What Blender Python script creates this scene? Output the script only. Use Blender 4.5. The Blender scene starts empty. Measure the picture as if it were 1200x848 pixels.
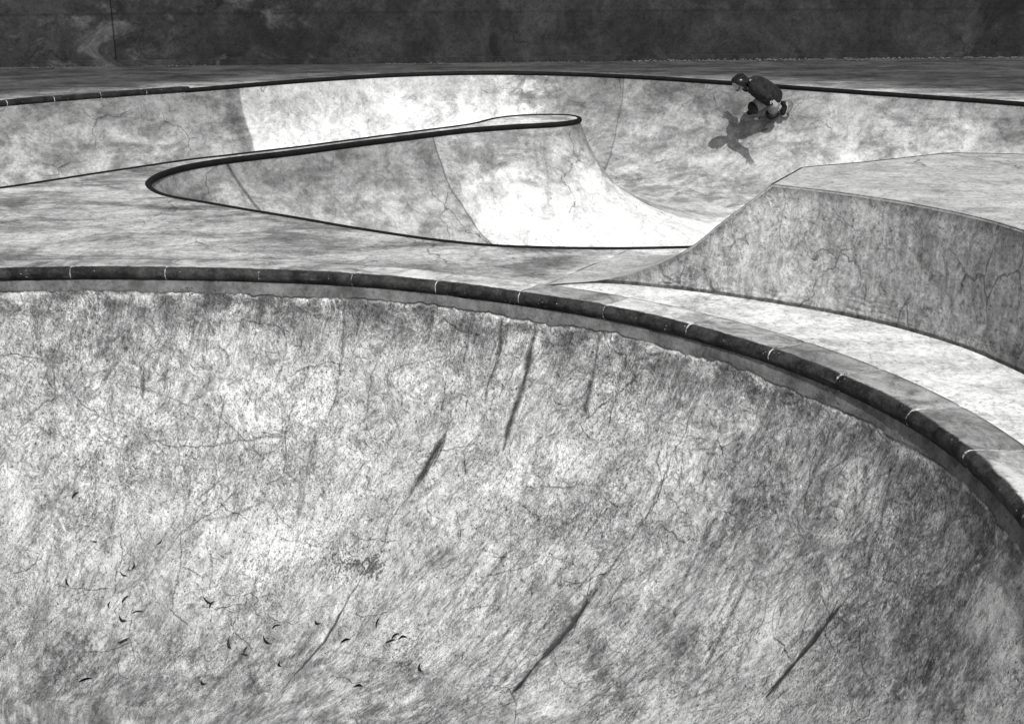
import bpy, bmesh, math, random
import numpy as np
from mathutils import Vector, Matrix
from mathutils.geometry import delaunay_2d_cdt

random.seed(4); np.random.seed(4)
S = bpy.context.scene
COL = S.collection
R = math.radians

# ------------------------------------------------------------------ camera, sky, sun, exposure
CAM_H = 2.3
FPX = 1500.0                       # focal length in pixels of the 1200 wide photograph
PITCH = math.atan(524 / FPX)
cd = bpy.data.cameras.new('camera'); cam = bpy.data.objects.new('camera', cd); COL.objects.link(cam)
cam.location = (0, 0, CAM_H); cam.rotation_euler = (R(90) - PITCH, 0, 0)
cd.sensor_width = 36; cd.lens = 36 * FPX / 1200; cd.clip_end = 1500
S.camera = cam
S.render.resolution_x = 1024; S.render.resolution_y = 723

SUN_EL, SUN_AZ = R(50), R(9.5)      # azimuth measured from "behind the camera" towards the right
sdir = Vector((math.sin(SUN_AZ) * math.cos(SUN_EL), -math.cos(SUN_AZ) * math.cos(SUN_EL), math.sin(SUN_EL)))
sl = bpy.data.lights.new('sun', 'SUN'); sun = bpy.data.objects.new('sun', sl); COL.objects.link(sun)
sl.energy = 3.1; sl.angle = R(0.5); sl.color = (1.0, 0.995, 0.985)
sun.rotation_euler = sdir.to_track_quat('Z', 'Y').to_euler(); sun.location = (6, -8, 14)

W = bpy.data.worlds.new('World'); S.world = W; W.use_nodes = True
nt = W.node_tree; nt.nodes.clear()
sky = nt.nodes.new('ShaderNodeTexSky'); sky.sky_type = 'NISHITA'; sky.sun_disc = False
sky.sun_elevation = SUN_EL; sky.sun_rotation = math.pi - SUN_AZ
bw = nt.nodes.new('ShaderNodeRGBToBW'); bg = nt.nodes.new('ShaderNodeBackground'); wo = nt.nodes.new('ShaderNodeOutputWorld')
nt.links.new(sky.outputs[0], bw.inputs[0]); nt.links.new(bw.outputs[0], bg.inputs[0]); nt.links.new(bg.outputs[0], wo.inputs[0])
bg.inputs[1].default_value = 0.15
S.view_settings.view_transform = 'Standard'; S.view_settings.look = 'None'
S.view_settings.exposure = 0.68; S.view_settings.gamma = 1; S.view_settings.use_curve_mapping = False

# ------------------------------------------------------------------ pixel <-> world helpers (used to survey the park)
CP, SP = math.cos(PITCH), math.sin(PITCH)
def ray(px, py):
    a = (px - 600) / FPX; b = (424 - py) / FPX
    return np.array([a, CP + b * SP, b * CP - SP])
def onz(px, py, z=0.0):
    d = ray(px, py); return np.array([0, 0, CAM_H]) + d * ((z - CAM_H) / d[2])
def ony(px, py, y):
    d = ray(px, py); return np.array([0, 0, CAM_H]) + d * (y / d[1])
def project(P):
    x = P[..., 0]; y = P[..., 1]; z = P[..., 2] - CAM_H
    dep = y * CP - z * SP; up = y * SP + z * CP
    return 600 + FPX * x / dep, 424 - FPX * up / dep

# ------------------------------------------------------------------ object helpers
def tag(o, label=None, cat=None, group=None, kind=None):
    if label: o['label'] = label
    if cat: o['category'] = cat
    if group: o['group'] = group
    if kind: o['kind'] = kind
    return o
def empty(name, loc=(0, 0, 0)):
    o = bpy.data.objects.new(name, None); COL.objects.link(o); o.location = loc; o.empty_display_size = 0.2
    return o
def link(name, me, mat=None, parent=None, smooth=True):
    o = bpy.data.objects.new(name, me); COL.objects.link(o)
    if mat: me.materials.append(mat)
    if smooth: me.polygons.foreach_set('use_smooth', [True] * len(me.polygons))
    if parent:
        o.parent = parent
        o.matrix_parent_inverse = Matrix.Translation(parent.location).inverted()
    return o
def mesh_pd(name, verts, faces, mat=None, parent=None, smooth=True):
    me = bpy.data.meshes.new(name); me.from_pydata([tuple(map(float, v)) for v in verts], [], [tuple(map(int, f)) for f in faces])
    me.update()
    return link(name, me, mat, parent, smooth)
def mesh_bm(name, bm, mat=None, parent=None, smooth=True):
    bmesh.ops.recalc_face_normals(bm, faces=bm.faces)
    me = bpy.data.meshes.new(name); bm.to_mesh(me); bm.free()
    return link(name, me, mat, parent, smooth)
def autosmooth(o, ang=35):
    me = o.data
    bm = bmesh.new(); bm.from_mesh(me)
    for e in bm.edges:
        e.smooth = not (len(e.link_faces) != 2 or e.calc_face_angle(0) > R(ang))
    bm.to_mesh(me); bm.free()
def fattr(me, name, arr):
    a = me.attributes.new(name, 'FLOAT', 'POINT'); a.data.foreach_set('value', np.asarray(arr, np.float32).ravel())

def resample(pts, step, closed=False):
    P = np.array(pts, float)
    if closed: P = np.vstack([P, P[:1]])
    L = np.concatenate([[0], np.cumsum(np.linalg.norm(np.diff(P, axis=0), axis=1))])
    n = max(2, int(round(L[-1] / step)) + 1); s = np.linspace(0, L[-1], n)
    Q = np.stack([np.interp(s, L, P[:, k]) for k in range(P.shape[1])], 1)
    return Q[:-1] if closed else Q
def smooth_open(P, it):
    P = P.copy()
    for _ in range(it): P[1:-1] = 0.25 * P[:-2] + 0.5 * P[1:-1] + 0.25 * P[2:]
    return P
def smooth_loop(P, it):
    for _ in range(it): P = 0.25 * np.roll(P, 1, 0) + 0.5 * P + 0.25 * np.roll(P, -1, 0)
    return P
def inside(P, poly):
    x, y = P[:, 0], P[:, 1]; c = np.zeros(len(P), bool); n = len(poly)
    for i in range(n):
        x1, y1 = poly[i]; x2, y2 = poly[(i + 1) % n]
        if y1 == y2: continue
        k = ((y1 > y) != (y2 > y)) & (x < (x2 - x1) * (y - y1) / (y2 - y1) + x1)
        c ^= k
    return c
def dist_loop(P, poly):
    d = np.full(len(P), 1e9)
    A = poly; B = np.roll(poly, -1, 0); V = B - A; LL = (V ** 2).sum(1) + 1e-12
    for i in range(0, len(P), 2000):
        q = P[i:i + 2000, None, :] - A[None]
        t = np.clip((q * V[None]).sum(2) / LL[None], 0, 1)
        e = q - t[..., None] * V[None]
        d[i:i + 2000] = np.sqrt((e ** 2).sum(2)).min(1)
    return d

# ------------------------------------------------------------------ numpy noise
def _h(ix, iy, s):
    n = (ix.astype(np.int64) * 374761393 + iy.astype(np.int64) * 668265263 + s * 1442695041) & 0x7fffffff
    n = ((n ^ (n >> 13)) * 1274126177) & 0x7fffffff
    return ((n ^ (n >> 16)) & 0xffff) / 65535.0
def vnoise(x, y, s=0):
    ix = np.floor(x); iy = np.floor(y); fx = x - ix; fy = y - iy
    fx = fx * fx * (3 - 2 * fx); fy = fy * fy * (3 - 2 * fy)
    a = _h(ix, iy, s); b = _h(ix + 1, iy, s); c = _h(ix, iy + 1, s); d = _h(ix + 1, iy + 1, s)
    return (a * (1 - fx) + b * fx) * (1 - fy) + (c * (1 - fx) + d * fx) * fy
def fbm(x, y, o=4, s=0, g=0.5):
    r = 0; a = 1; t = 0
    for k in range(o):
        r = r + a * vnoise(x * 2 ** k + 17.3 * k, y * 2 ** k - 9.1 * k, s + k); t += a; a *= g
    return r / t
def sstep(a, b, x):
    t = np.clip((x - a) / (b - a), 0, 1); return t * t * (3 - 2 * t)

# ------------------------------------------------------------------ shader helpers
class NG:
    def __init__(s, name, rough=0.85, spec=0.25):
        s.m = bpy.data.materials.new(name); s.m.use_nodes = True; s.t = s.m.node_tree; s.t.nodes.clear()
        s.out = s.n('ShaderNodeOutputMaterial'); s.b = s.n('ShaderNodeBsdfPrincipled')
        s.b.inputs['Roughness'].default_value = rough; s.b.inputs['Specular IOR Level'].default_value = spec
        s.l(s.b.outputs[0], s.out.inputs[0])
        s.P = s.n('ShaderNodeTexCoord').outputs['Object']
    def n(s, k): return s.t.nodes.new(k)
    def l(s, a, b): s.t.links.new(a, b)
    def set(s, sock, v):
        if isinstance(v, (int, float)): sock.default_value = v
        elif isinstance(v, (tuple, list)): sock.default_value = v
        else: s.l(v, sock)
    def math(s, op, a, b=0.0, c=0.0, clamp=False):
        n = s.n('ShaderNodeMath'); n.operation = op; n.use_clamp = clamp
        s.set(n.inputs[0], a); s.set(n.inputs[1], b)
        if op in ('MULTIPLY_ADD', 'WRAP', 'COMPARE'): s.set(n.inputs[2], c)
        return n.outputs[0]
    def mul(s, a, b): return s.math('MULTIPLY', a, b)
    def add(s, a, b): return s.math('ADD', a, b)
    def sub(s, a, b): return s.math('SUBTRACT', a, b)
    def ramp(s, v, a, b, o0=0.0, o1=1.0, sm=True):
        n = s.n('ShaderNodeMapRange'); n.interpolation_type = 'SMOOTHSTEP' if sm else 'LINEAR'; n.clamp = True
        s.set(n.inputs[0], v); n.inputs[1].default_value = a; n.inputs[2].default_value = b
        n.inputs[3].default_value = o0; n.inputs[4].default_value = o1
        return n.outputs[0]
    def mapping(s, v, sc=(1, 1, 1), rot=(0, 0, 0), loc=(0, 0, 0)):
        n = s.n('ShaderNodeMapping'); s.l(v, n.inputs[0]); n.inputs['Scale'].default_value = sc
        n.inputs['Rotation'].default_value = rot; n.inputs['Location'].default_value = loc
        return n.outputs[0]
    def noise(s, scale, det=5, rough=0.55, dist=0.0, v=None, col=False):
        n = s.n('ShaderNodeTexNoise'); s.l(v or s.P, n.inputs['Vector']); n.inputs['Scale'].default_value = scale
        n.inputs['Detail'].default_value = det; n.inputs['Roughness'].default_value = rough; n.inputs['Distortion'].default_value = dist
        return n.outputs['Color' if col else 'Fac']
    def warp(s, scale, amt, v=None, det=3):
        c = s.noise(scale, det, 0.5, 0, v, True)
        a = s.n('ShaderNodeVectorMath'); a.operation = 'SUBTRACT'; s.l(c, a.inputs[0]); a.inputs[1].default_value = (.5, .5, .5)
        b = s.n('ShaderNodeVectorMath'); b.operation = 'SCALE'; s.l(a.outputs[0], b.inputs[0]); b.inputs['Scale'].default_value = amt
        d = s.n('ShaderNodeVectorMath'); s.l(v or s.P, d.inputs[0]); s.l(b.outputs[0], d.inputs[1])
        return d.outputs[0]
    def edge(s, scale, v=None, rnd=1.0):
        n = s.n('ShaderNodeTexVoronoi'); n.feature = 'DISTANCE_TO_EDGE'; s.l(v or s.P, n.inputs['Vector']); n.inputs['Scale'].default_value = scale
        n.inputs['Randomness'].default_value = rnd
        return n.outputs['Distance']
    def cell(s, scale, v=None):
        n = s.n('ShaderNodeTexVoronoi'); s.l(v or s.P, n.inputs['Vector']); n.inputs['Scale'].default_value = scale
        return n.outputs['Distance']
    def attr(s, name, vec=False):
        n = s.n('ShaderNodeAttribute'); n.attribute_name = name
        return n.outputs['Vector' if vec else 'Fac']
    def xyz(s, v=None):
        n = s.n('ShaderNodeSeparateXYZ'); s.l(v or s.P, n.inputs[0]); return n.outputs
    def lerp(s, a, b, f):
        n = s.n('ShaderNodeMix'); n.data_type = 'FLOAT'; n.clamp_factor = True
        s.set(n.inputs[0], f); s.set(n.inputs[2], a); s.set(n.inputs[3], b)
        return n.outputs[0]
    def plane(s, p, nrm, v=None):
        d = s.n('ShaderNodeVectorMath'); d.operation = 'DOT_PRODUCT'; s.l(v or s.P, d.inputs[0]); d.inputs[1].default_value = tuple(nrm)
        return s.math('SUBTRACT', d.outputs['Value'], float(np.dot(p, nrm)))
    def finish(s, val, bump=None, bstr=0.4, bdist=0.01, rough=None):
        c = s.n('ShaderNodeCombineColor'); v = s.math('MAXIMUM', val, 0.004)
        for k in range(3): s.l(v, c.inputs[k])
        s.l(c.outputs[0], s.b.inputs['Base Color'])
        if bump is not None:
            b = s.n('ShaderNodeBump'); b.inputs['Strength'].default_value = bstr; b.inputs['Distance'].default_value = bdist
            s.l(bump, b.inputs['Height']); s.l(b.outputs[0], s.b.inputs['Normal'])
        if rough is not None: s.set(s.b.inputs['Roughness'], rough)
        return s.m

def grit(g, v=None, sc=1.0):
    """fine worn-concrete grain shared by all the concrete: returns (tone -1..1, height)"""
    w = g.warp(5 * sc, 0.12, v)
    a = g.noise(9 * sc, 7, 0.68, 0.6, w)
    b = g.noise(30 * sc, 6, 0.7, 0.3, v)
    c = g.noise(120 * sc, 3, 0.6, 0, v)
    t = g.add(g.mul(g.sub(a, 0.5), 1.1), g.add(g.mul(g.sub(b, 0.5), 0.9), g.mul(g.sub(c, 0.5), 0.5)))
    return t, g.add(g.mul(a, 0.5), g.add(g.mul(b, 0.35), g.mul(c, 0.15)))

def simple(name, v, rough=0.6, spec=0.3, var=0.25, scale=20, metallic=0.0):
    g = NG(name, rough, spec); g.b.inputs['Metallic'].default_value = metallic
    n = g.noise(scale, 4, 0.6)
    return g.finish(g.math('MULTIPLY', v, g.ramp(n, 0.25, 0.75, 1 - var, 1 + var)), n, 0.15, 0.004)

# ================================================================== SURVEYED OUTLINES
# mid deck edge: from the far left, out along the tongue, round its tip, back to the pocket, along the deck to the ramp
back_px = [(0, 221), (59, 212), (110, 204), (150, 198), (221, 187.5), (268, 182.3), (350, 172.6), (400, 166), (467, 157), (520, 150.3),
           (545, 147), (562, 143.8), (575, 139.7), (595, 136.7), (628, 134.6), (662, 134.8)]
tip_px = [(677, 136), (681.5, 139), (675, 141.7)]
front_px = [(653, 144.5), (603, 147), (553, 150.5), (520, 154.2), (467, 161), (400, 169.5), (350, 176.5), (268, 186), (233, 191.3),
            (209, 196), (185, 204), (172, 212.5), (174.5, 220), (188, 228), (209, 232.5), (244, 238), (280, 244.5), (350, 256),
            (400, 265), (450, 273), (500, 280.5), (560, 287), (600, 289.5), (667, 291.3), (733, 291.7), (812, 290)]
mid = np.array([onz(x, y)[:2] for x, y in back_px + tip_px + front_px])
n_front_start = len(back_px) + 1
left_ext = np.array([[-11.0, 7.9], [-8.6, 9.0], [-6.6, 10.2]])
last = mid[-1]
right_ext = np.array([[last[0] + .9, last[1] + .12], [last[0] + 2.2, last[1] + .35], [4.6, 9.75], [6.6, 10.3], [9.0, 10.9], [12, 11.2]])
mid_full = np.vstack([left_ext, mid, right_ext])
mid_full = smooth_open(resample(mid_full, 0.05), 6)
far_px = [(-80, 127), (0, 122), (59, 116), (130, 111), (217, 105), (280, 99.5), (360, 93), (450, 87.3), (533, 84.5), (600, 84.2), (667, 85.5),
          (750, 89.3), (800, 92.2), (860, 96.4), (910, 100), (1017, 107.5), (1140, 116), (1220, 122)]
far = np.array([onz(x, y)[:2] for x, y in far_px])
far = np.vstack([[[-13, 10.5]], [[-10.5, 12.7]], far, [[9.6, 14.0]], [[11.8, 13.2]]])
far = smooth_open(resample(far, 0.08), 30)
loop2 = np.vstack([mid_full, [[13.2, 11.6], [13.2, 12.6]], far[::-1], [[-13.6, 9.4], [-12.6, 8.2]]])
loop2 = smooth_loop(resample(loop2, 0.06, True), 2)

# near bowl: inner (nose) edge of the coping blocks
nose_px = [(-40, 333), (0, 332), (59, 331), (120, 330.5), (183, 331), (283, 333), (345, 335), (407, 338.5), (460, 342), (510, 347.5), (560, 354), (610, 361.5),
           (660, 369), (710, 377.5), (755, 387.5), (803, 400), (850, 413), (893, 427), (940, 444.5), (980, 461), (1020, 480), (1057, 500), (1090, 521), (1117, 541), (1140, 562), (1170, 594), (1205, 640)]
ZN = -0.07
nose = np.array([onz(x, y, ZN)[:2] for x, y in nose_px])
print('nose', np.round(nose[[0, 4, 12, 18, 24, 25]], 2).tolist())
close1 = np.array([[2.05, 4.0], [2.0, 3.3], [1.8, 2.5], [1.3, 1.75], [0.5, 1.15], [-0.8, 0.85], [-2.4, 0.7], [-4.2, 0.95], [-5.8, 1.8], [-6.9, 3.2], [-7.2, 4.8], [-6.7, 6.3], [-5.6, 7.45], [-4.6, 8.0]])
print('right rim', np.round(nose[-6:], 2).tolist())
loop1 = smooth_loop(resample(np.vstack([nose, close1]), 0.05, True), 45)
C1 = np.array([-2.2, 4.5])
print('loop1', len(loop1), 'loop2', len(loop2))

# ================================================================== MATERIALS
def mat_near_bowl():
    g = NG('bowl_concrete', 0.8, 0.25)
    uv = g.attr('suv', True)
    t, h = grit(g, uv)
    w = g.warp(1.6, 0.22, uv)
    ang = lambda sx, sy, deg, loc=(0, 0, 0), v=None: g.mapping(v or w, (sx, sy, 1), (0, 0, R(deg)), loc)
    big = g.noise(0.9, 5, 0.6, 0.6, uv)
    cloud = g.noise(1.0, 12, 0.76, 0.5, ang(3.4, 2.2, -35))
    grunge = g.noise(1.0, 10, 0.82, 0.2, ang(9, 6.5, -35, (3, 1, 0)))
    strokes = g.noise(1.0, 9, 0.74, 0.4, ang(12, 4.5, -38)); strokes2 = g.noise(1.0, 9, 0.74, 0.3, ang(16, 4.5, -12, (3, 7, 0)))
    mask = g.ramp(g.noise(0.8, 3, 0.5, 0.4, g.mapping(uv, loc=(5, 2, 0))), 0.4, 0.62)
    sT = g.lerp(strokes2, strokes, mask)
    swirl = g.noise(3.2, 8, 0.7, 2.2, uv)
    val = g.add(0.370, g.mul(g.sub(big, 0.5), 0.18))
    val = g.add(val, g.mul(g.sub(sT, 0.5), 0.20))
    val = g.add(val, g.mul(g.sub(swirl, 0.5), 0.22))
    val = g.add(val, g.mul(t, 0.26))
    calm = g.attr('calm')
    val = g.mul(val, g.lerp(g.ramp(cloud, 0.34, 0.62, 0.82, 1.08), 1.06, g.mul(calm, 0.7)))
    val = g.mul(val, g.lerp(g.ramp(grunge, 0.38, 0.54, 0.66, 1.07), 1.0, g.mul(calm, 0.75)))
    spk = g.noise(1.0, 6, 0.8, 0.4, ang(44, 30, -35, (2, 9, 0), uv))
    val = g.mul(val, g.ramp(spk, 0.38, 0.50, 0.62, 1.03))
    spk2 = g.noise(1.0, 4, 0.8, 0.2, ang(120, 90, -35, (7, 2, 0), uv)); val = g.mul(val, g.ramp(spk2, 0.36, 0.52, 0.6, 1.05))
    tro = g.math('ABSOLUTE', g.sub(g.noise(1.0, 5, 0.66, 1.3, ang(5.5, 3.5, -35, (6, 1, 0))), 0.5))
    trm = g.ramp(g.noise(1.7, 4, 0.6, 0.4, g.mapping(uv, loc=(1, 6, 0))), 0.46, 0.60)
    val = g.mul(val, g.lerp(1.0, g.ramp(tro, 0.0, 0.022, 0.58, 1.0), trm))
    # grimy patches
    d1 = g.ramp(g.noise(1.0, 10, 0.76, 0.4, ang(5.0, 1.3, -40, (2.2, 8, 0))), 0.53, 0.70)
    val = g.mul(val, g.lerp(1.0, 0.52, g.mul(d1, g.ramp(g.noise(0.7, 3, .5, 0, g.mapping(uv, loc=(3, 3, 0))), .40, .60))))
    # sparse hairline crazing and scratches
    cr = g.edge(1.6, g.warp(5.5, 0.30, uv, 7)); crm = g.ramp(g.noise(1.3, 3, 0.5, 0, g.mapping(uv, loc=(9, 1, 0))), 0.52, 0.62)
    hair = g.mul(g.ramp(cr, 0.002, 0.010, 1, 0), crm)
    val = g.mul(val, g.lerp(1.0, 0.6, hair))
    sc = g.math('ABSOLUTE', g.sub(g.noise(1.0, 2, 0.5, 0, g.mapping(w, (38, 1.2, 1), (0, 0, R(-27)))), 0.5))
    scm = g.ramp(g.noise(2.2, 4, 0.6, 0, g.mapping(uv, loc=(4, 4, 0))), 0.5, 0.66)
    val = g.mul(val, g.lerp(1.0, 0.6, g.mul(g.ramp(sc, 0.002, 0.014, 1, 0), scm)))
    pits = g.mul(g.ramp(g.cell(26, g.warp(20, 0.03, uv)), 0.10, 0.2, 1, 0), g.ramp(g.noise(3, 4, 0.6, 0, uv), 0.52, 0.62))
    val = g.mul(val, g.lerp(1.0, 0.35, pits))
    tw = g.math('ABSOLUTE', g.sub(g.noise(11, 5, 0.6, 1.8, uv), 0.5)); twm = g.ramp(g.noise(1.5, 4, 0.6, 0.5, g.mapping(uv, loc=(7, 3, 0))), 0.47, 0.58)
    val = g.mul(val, g.lerp(1.0, g.ramp(tw, 0.0, 0.03, 0.5, 1.04), g.mul(twm, g.sub(1.0, calm))))
    val = g.mul(val, g.sub(1.0, g.mul(g.math('MINIMUM', g.mul(g.attr('mark'), 1.7), 1.0), 0.84)))
    val = g.add(val, g.mul(g.attr('scratch'), 0.34))
    # surveyed wear and painted corner vignette: stain, pale rubbed area, grime band, flakes, cracks
    val = g.mul(val, g.sub(1.0, g.mul(g.attr('stain_vignette'), 0.86)))
    val = g.add(val, g.mul(g.attr('pale'), g.mul(0.20, g.ramp(spk, 0.34, 0.55, 0.1, 1.0))))
    val = g.mul(g.math('POWER', g.math('MAXIMUM', g.mul(val, 1 / 0.34), 0.02), 1.32), 0.335)
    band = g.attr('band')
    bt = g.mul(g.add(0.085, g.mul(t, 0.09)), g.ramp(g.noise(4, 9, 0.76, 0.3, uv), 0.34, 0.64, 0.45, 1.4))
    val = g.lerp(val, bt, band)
    crack = g.attr('crack')
    val = g.lerp(val, 0.025, crack)
    H = g.sub(g.add(g.mul(h, 0.8), g.mul(grunge, 0.7)), g.add(g.mul(crack, 0.8), g.mul(pits, 0.3)))
    return g.finish(g.math('MINIMUM', val, 0.60), H, 0.7, 0.014)

def concrete(name, base, contrast=1.0, dirt=0.5, streak=None, sc=1.0, bump=0.4, extra=None, crack=True):
    """streak: (scale xyz, rotation) of stretched smears."""
    g = NG(name, 0.85, 0.2)
    t, h = grit(g, None, sc)
    big = g.noise(0.7 * sc, 5, 0.6, 0.5)
    med = g.noise(3.0 * sc, 10, 0.74, 0.8)
    ridge = g.math('ABSOLUTE', g.sub(g.noise(6.0 * sc, 8, 0.72, 0.8), 0.5))
    spk = g.noise(20 * sc, 7, 0.82, 0.3, g.mapping(g.P, loc=(2, 5, 8)))
    val = g.add(base, g.mul(g.add(g.add(g.mul(g.sub(big, 0.5), 0.9), g.mul(g.sub(med, 0.5), 1.1)), g.mul(t, 0.8)), base * contrast))
    val = g.mul(val, g.lerp(1.0, g.ramp(ridge, 0.0, 0.03, 0.72, 1.02), min(1.0, contrast)))
    val = g.mul(val, g.lerp(1.0, g.ramp(spk, 0.36, 0.50, 0.55, 1.06), min(1.0, contrast)))
    if streak:
        st = g.noise(1.0, 6, 0.65, 0.5, g.mapping(g.warp(1.2, 0.5), streak[0], streak[1]))
        val = g.add(val, g.mul(g.sub(st, 0.5), base * contrast * 1.1))
    d = g.ramp(g.noise(1.7 * sc, 9, 0.74, 1.2, g.mapping(g.P, loc=(3.1, 7.7, 1.3))), 0.5, 0.7)
    val = g.mul(val, g.lerp(1.0, 1 - dirt, d))
    if crack:
        cr = g.edge(1.0 * sc, g.warp(4.5, 0.35, None, 7)); cm = g.ramp(g.noise(1.1 * sc, 3, 0.5, 0, g.mapping(g.P, loc=(9, 1, 0))), 0.52, 0.62)
        val = g.mul(val, g.lerp(1.0, 0.5, g.mul(g.ramp(cr, 0.002, 0.012, 1, 0), cm)))
    pits = g.mul(g.ramp(g.cell(18), 0.06, 0.16, 1, 0), g.ramp(g.noise(2.1, 4, 0.6), 0.55, 0.64))
    val = g.mul(val, g.lerp(1.0, 0.4, pits))
    H = h
    val = g.mul(g.math('POWER', g.math('MAXIMUM', g.mul(val, 1 / base), 0.02), 1.3), base)
    if extra: val, H = extra(g, val, h, t)
    val = g.math('MINIMUM', val, 0.62)
    return g.finish(val, H, bump, 0.012)

# ================================================================== NEAR BOWL (dense swept wall)
DEPTH1 = 2.05
def build_near_bowl():
    P = loop1; n = len(P)
    L = np.concatenate([[0], np.cumsum(np.linalg.norm(np.roll(P, -1, 0) - P, axis=1))]); tot = L[-1]
    Pc = np.vstack([P, P[:1]])
    px, py = project(np.hstack([P, np.full((n, 1), ZN)]))
    vis = (px > -70) & (px < 1300) & (P[:, 1] > 3.2)
    us = []
    for i in range(n):
        k = 10 if vis[i] else 1
        us += list(L[i] + (L[i + 1] - L[i]) * np.arange(k) / k)
    us = np.array(us); nu = len(us)
    X = np.interp(us, L, Pc[:, 0]); Y = np.interp(us, L, Pc[:, 1]); rim = np.stack([X, Y], 1)
    for _ in range(25): rim = smooth_loop(rim, 1)
    tan = np.roll(rim, -3, 0) - np.roll(rim, 3, 0); tan /= np.linalg.norm(tan, axis=1)[:, None]
    nin = np.stack([tan[:, 1], -tan[:, 0]], 1)
    if ((C1 - rim) * nin).sum(1).mean() < 0: nin = -nin
    rim = rim + nin * -0.035                                   # wall set back under the nose
    toC = C1 - rim; dl = np.linalg.norm(toC, axis=1)
    run = 2.0
    ndir = toC / dl[:, None]
    F = rim + (nin * 0.35 + ndir * 0.65) * np.minimum(run, dl * 0.55)[:, None]
    F = smooth_loop(F, 200)
    # profile parameter s in 0..1 along the transition, then the floor
    A0 = R(29); sa = np.linspace(0, 1, 580); ang = A0 + sa * (R(90) - A0)
    hh = 1 - np.cos(ang) / math.cos(A0); zz = -(np.sin(ang) - math.sin(A0)) / (1 - math.sin(A0))
    nfl = 26
    fl = np.linspace(0, 1, nfl + 1)[1:]
    rows = []
    for k in range(len(sa)):
        xy = rim + (F - rim) * hh[k]; z = ZN + 0.01 + zz[k] * DEPTH1
        rows.append(np.column_stack([xy, np.full(nu, z)]))
    for f in fl:
        xy = F + (C1 - F) * (f * 0.985); rows.append(np.column_stack([xy, np.full(nu, ZN + 0.01 - DEPTH1 - 0.05 * math.sin(f * 1.57))]))
    V = np.stack(rows)                                          # rows, nu, 3
    nr = len(rows)
    vv = np.concatenate([[0], np.cumsum(np.linalg.norm(np.diff(V, axis=0), axis=2).mean(1))])
    U = np.repeat(us[None], nr, 0); VV = np.repeat(vv[:, None], nu, 1)
    # gentle hand-trowelled unevenness
    dn = (fbm(U * 1.3, VV * 1.3, 3, 5) - 0.5) * 0.045 + (fbm(U * 5, VV * 5, 3, 9) - 0.5) * 0.010
    fade = sstep(0.0, 0.2, VV)
    V[..., :2] += nin[None] * (dn * fade)[..., None]
    V[..., 2] += dn * fade * 0.5 * sstep(0.4, 1.6, VV)
    gx, gy = project(V)
    m = (V[..., 1] > 3.0)
    def uvat(x, y):
        d = np.where(m, (gx - x) ** 2 + (gy - y) ** 2, 1e9); k = np.unravel_index(np.argmin(d), d.shape)
        return np.array([U[k], VV[k]]), V[k]
    crack = np.zeros((nr, nu), np.float32); stain_vignette = np.zeros((nr, nu), np.float32); pale = np.zeros((nr, nu), np.float32)
    rng = np.random.RandomState(7)
    def line(tgt, pts, w, st, jit=0.012, soft=False, taper=True):
        Q = np.array([uvat(*p)[0] for p in pts]); Q = resample(Q, 0.012)
        s = np.linspace(0, 1, len(Q))
        a = np.arange(len(Q)) * 0.012; sd = rng.randint(1000)
        Q[:, 0] += (fbm(a * 5, a * 0 + sd, 4, sd, 0.65) - 0.5) * jit * 4; Q[:, 1] += (fbm(a * 5, a * 0 + sd + 9, 4, sd, 0.65) - 0.5) * jit * 4
        wid = w * (0.30 + 1.4 * fbm(a * 9, a * 0 + sd, 3, sd))
        if taper: wid = wid * np.clip(np.minimum(s, 1 - s) * 8 + 0.35, 0, 1)
        i0 = max(0, np.searchsorted(us, Q[:, 0].min() - 0.1)); i1 = min(nu, np.searchsorted(us, Q[:, 0].max() + 0.1))
        j0 = max(0, np.searchsorted(vv, Q[:, 1].min() - 0.1)); j1 = min(nr, np.searchsorted(vv, Q[:, 1].max() + 0.1))
        uu = U[j0:j1, i0:i1]; wv = VV[j0:j1, i0:i1]; acc = np.zeros_like(uu)
        for q, ww in zip(Q, wid):
            r = ww * 3 + 0.008
            a0 = np.searchsorted(us[i0:i1], q[0] - r); a1 = np.searchsorted(us[i0:i1], q[0] + r)
            b0 = np.searchsorted(vv[j0:j1], q[1] - r); b1 = np.searchsorted(vv[j0:j1], q[1] + r)
            if a1 <= a0 or b1 <= b0: continue
            d = np.hypot(uu[b0:b1, a0:a1] - q[0], wv[b0:b1, a0:a1] - q[1])
            e = np.clip(1 - d / ww, 0, 1) if soft else np.clip((ww - d) / 0.004 + 0.5, 0, 1)
            acc[b0:b1, a0:a1] = np.maximum(acc[b0:b1, a0:a1], e)
        if soft: acc *= 0.35 + 1.0 * fbm(uu * 30, wv * 30, 4, sd)
        tgt[j0:j1, i0:i1] = np.maximum(tgt[j0:j1, i0:i1], acc * st)
    def blob(tgt, x, y, ru, rv, st, rot=0.0, ns=9.0):
        q, _ = uvat(x, y)
        du = U - q[0]; dv = VV - q[1]; c, s_ = math.cos(rot), math.sin(rot)
        a = (du * c + dv * s_) / ru; b = (-du * s_ + dv * c) / rv
        d = np.hypot(a, b); k = d < 1.7
        e = np.zeros_like(d); sd = rng.randint(1000)
        nz = fbm(a[k] * ru * ns + sd, b[k] * rv * ns, 5, sd, 0.65)
        n3 = fbm(a[k] * ru * 34 + sd, b[k] * rv * 22, 5, sd + 7, 0.75)
        e[k] = np.clip((1.05 - d[k] + (nz - 0.5) * 2.2) * 1.3, 0, 1) * np.clip(.25 + (n3 - .36) * 4.2, 0, 1.15) * sstep(1.7, 1.0, d[k])
        np.maximum(tgt, e * st, out=tgt)
    mark = np.zeros((nr, nu), np.float32); scratch = np.zeros((nr, nu), np.float32)
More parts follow.
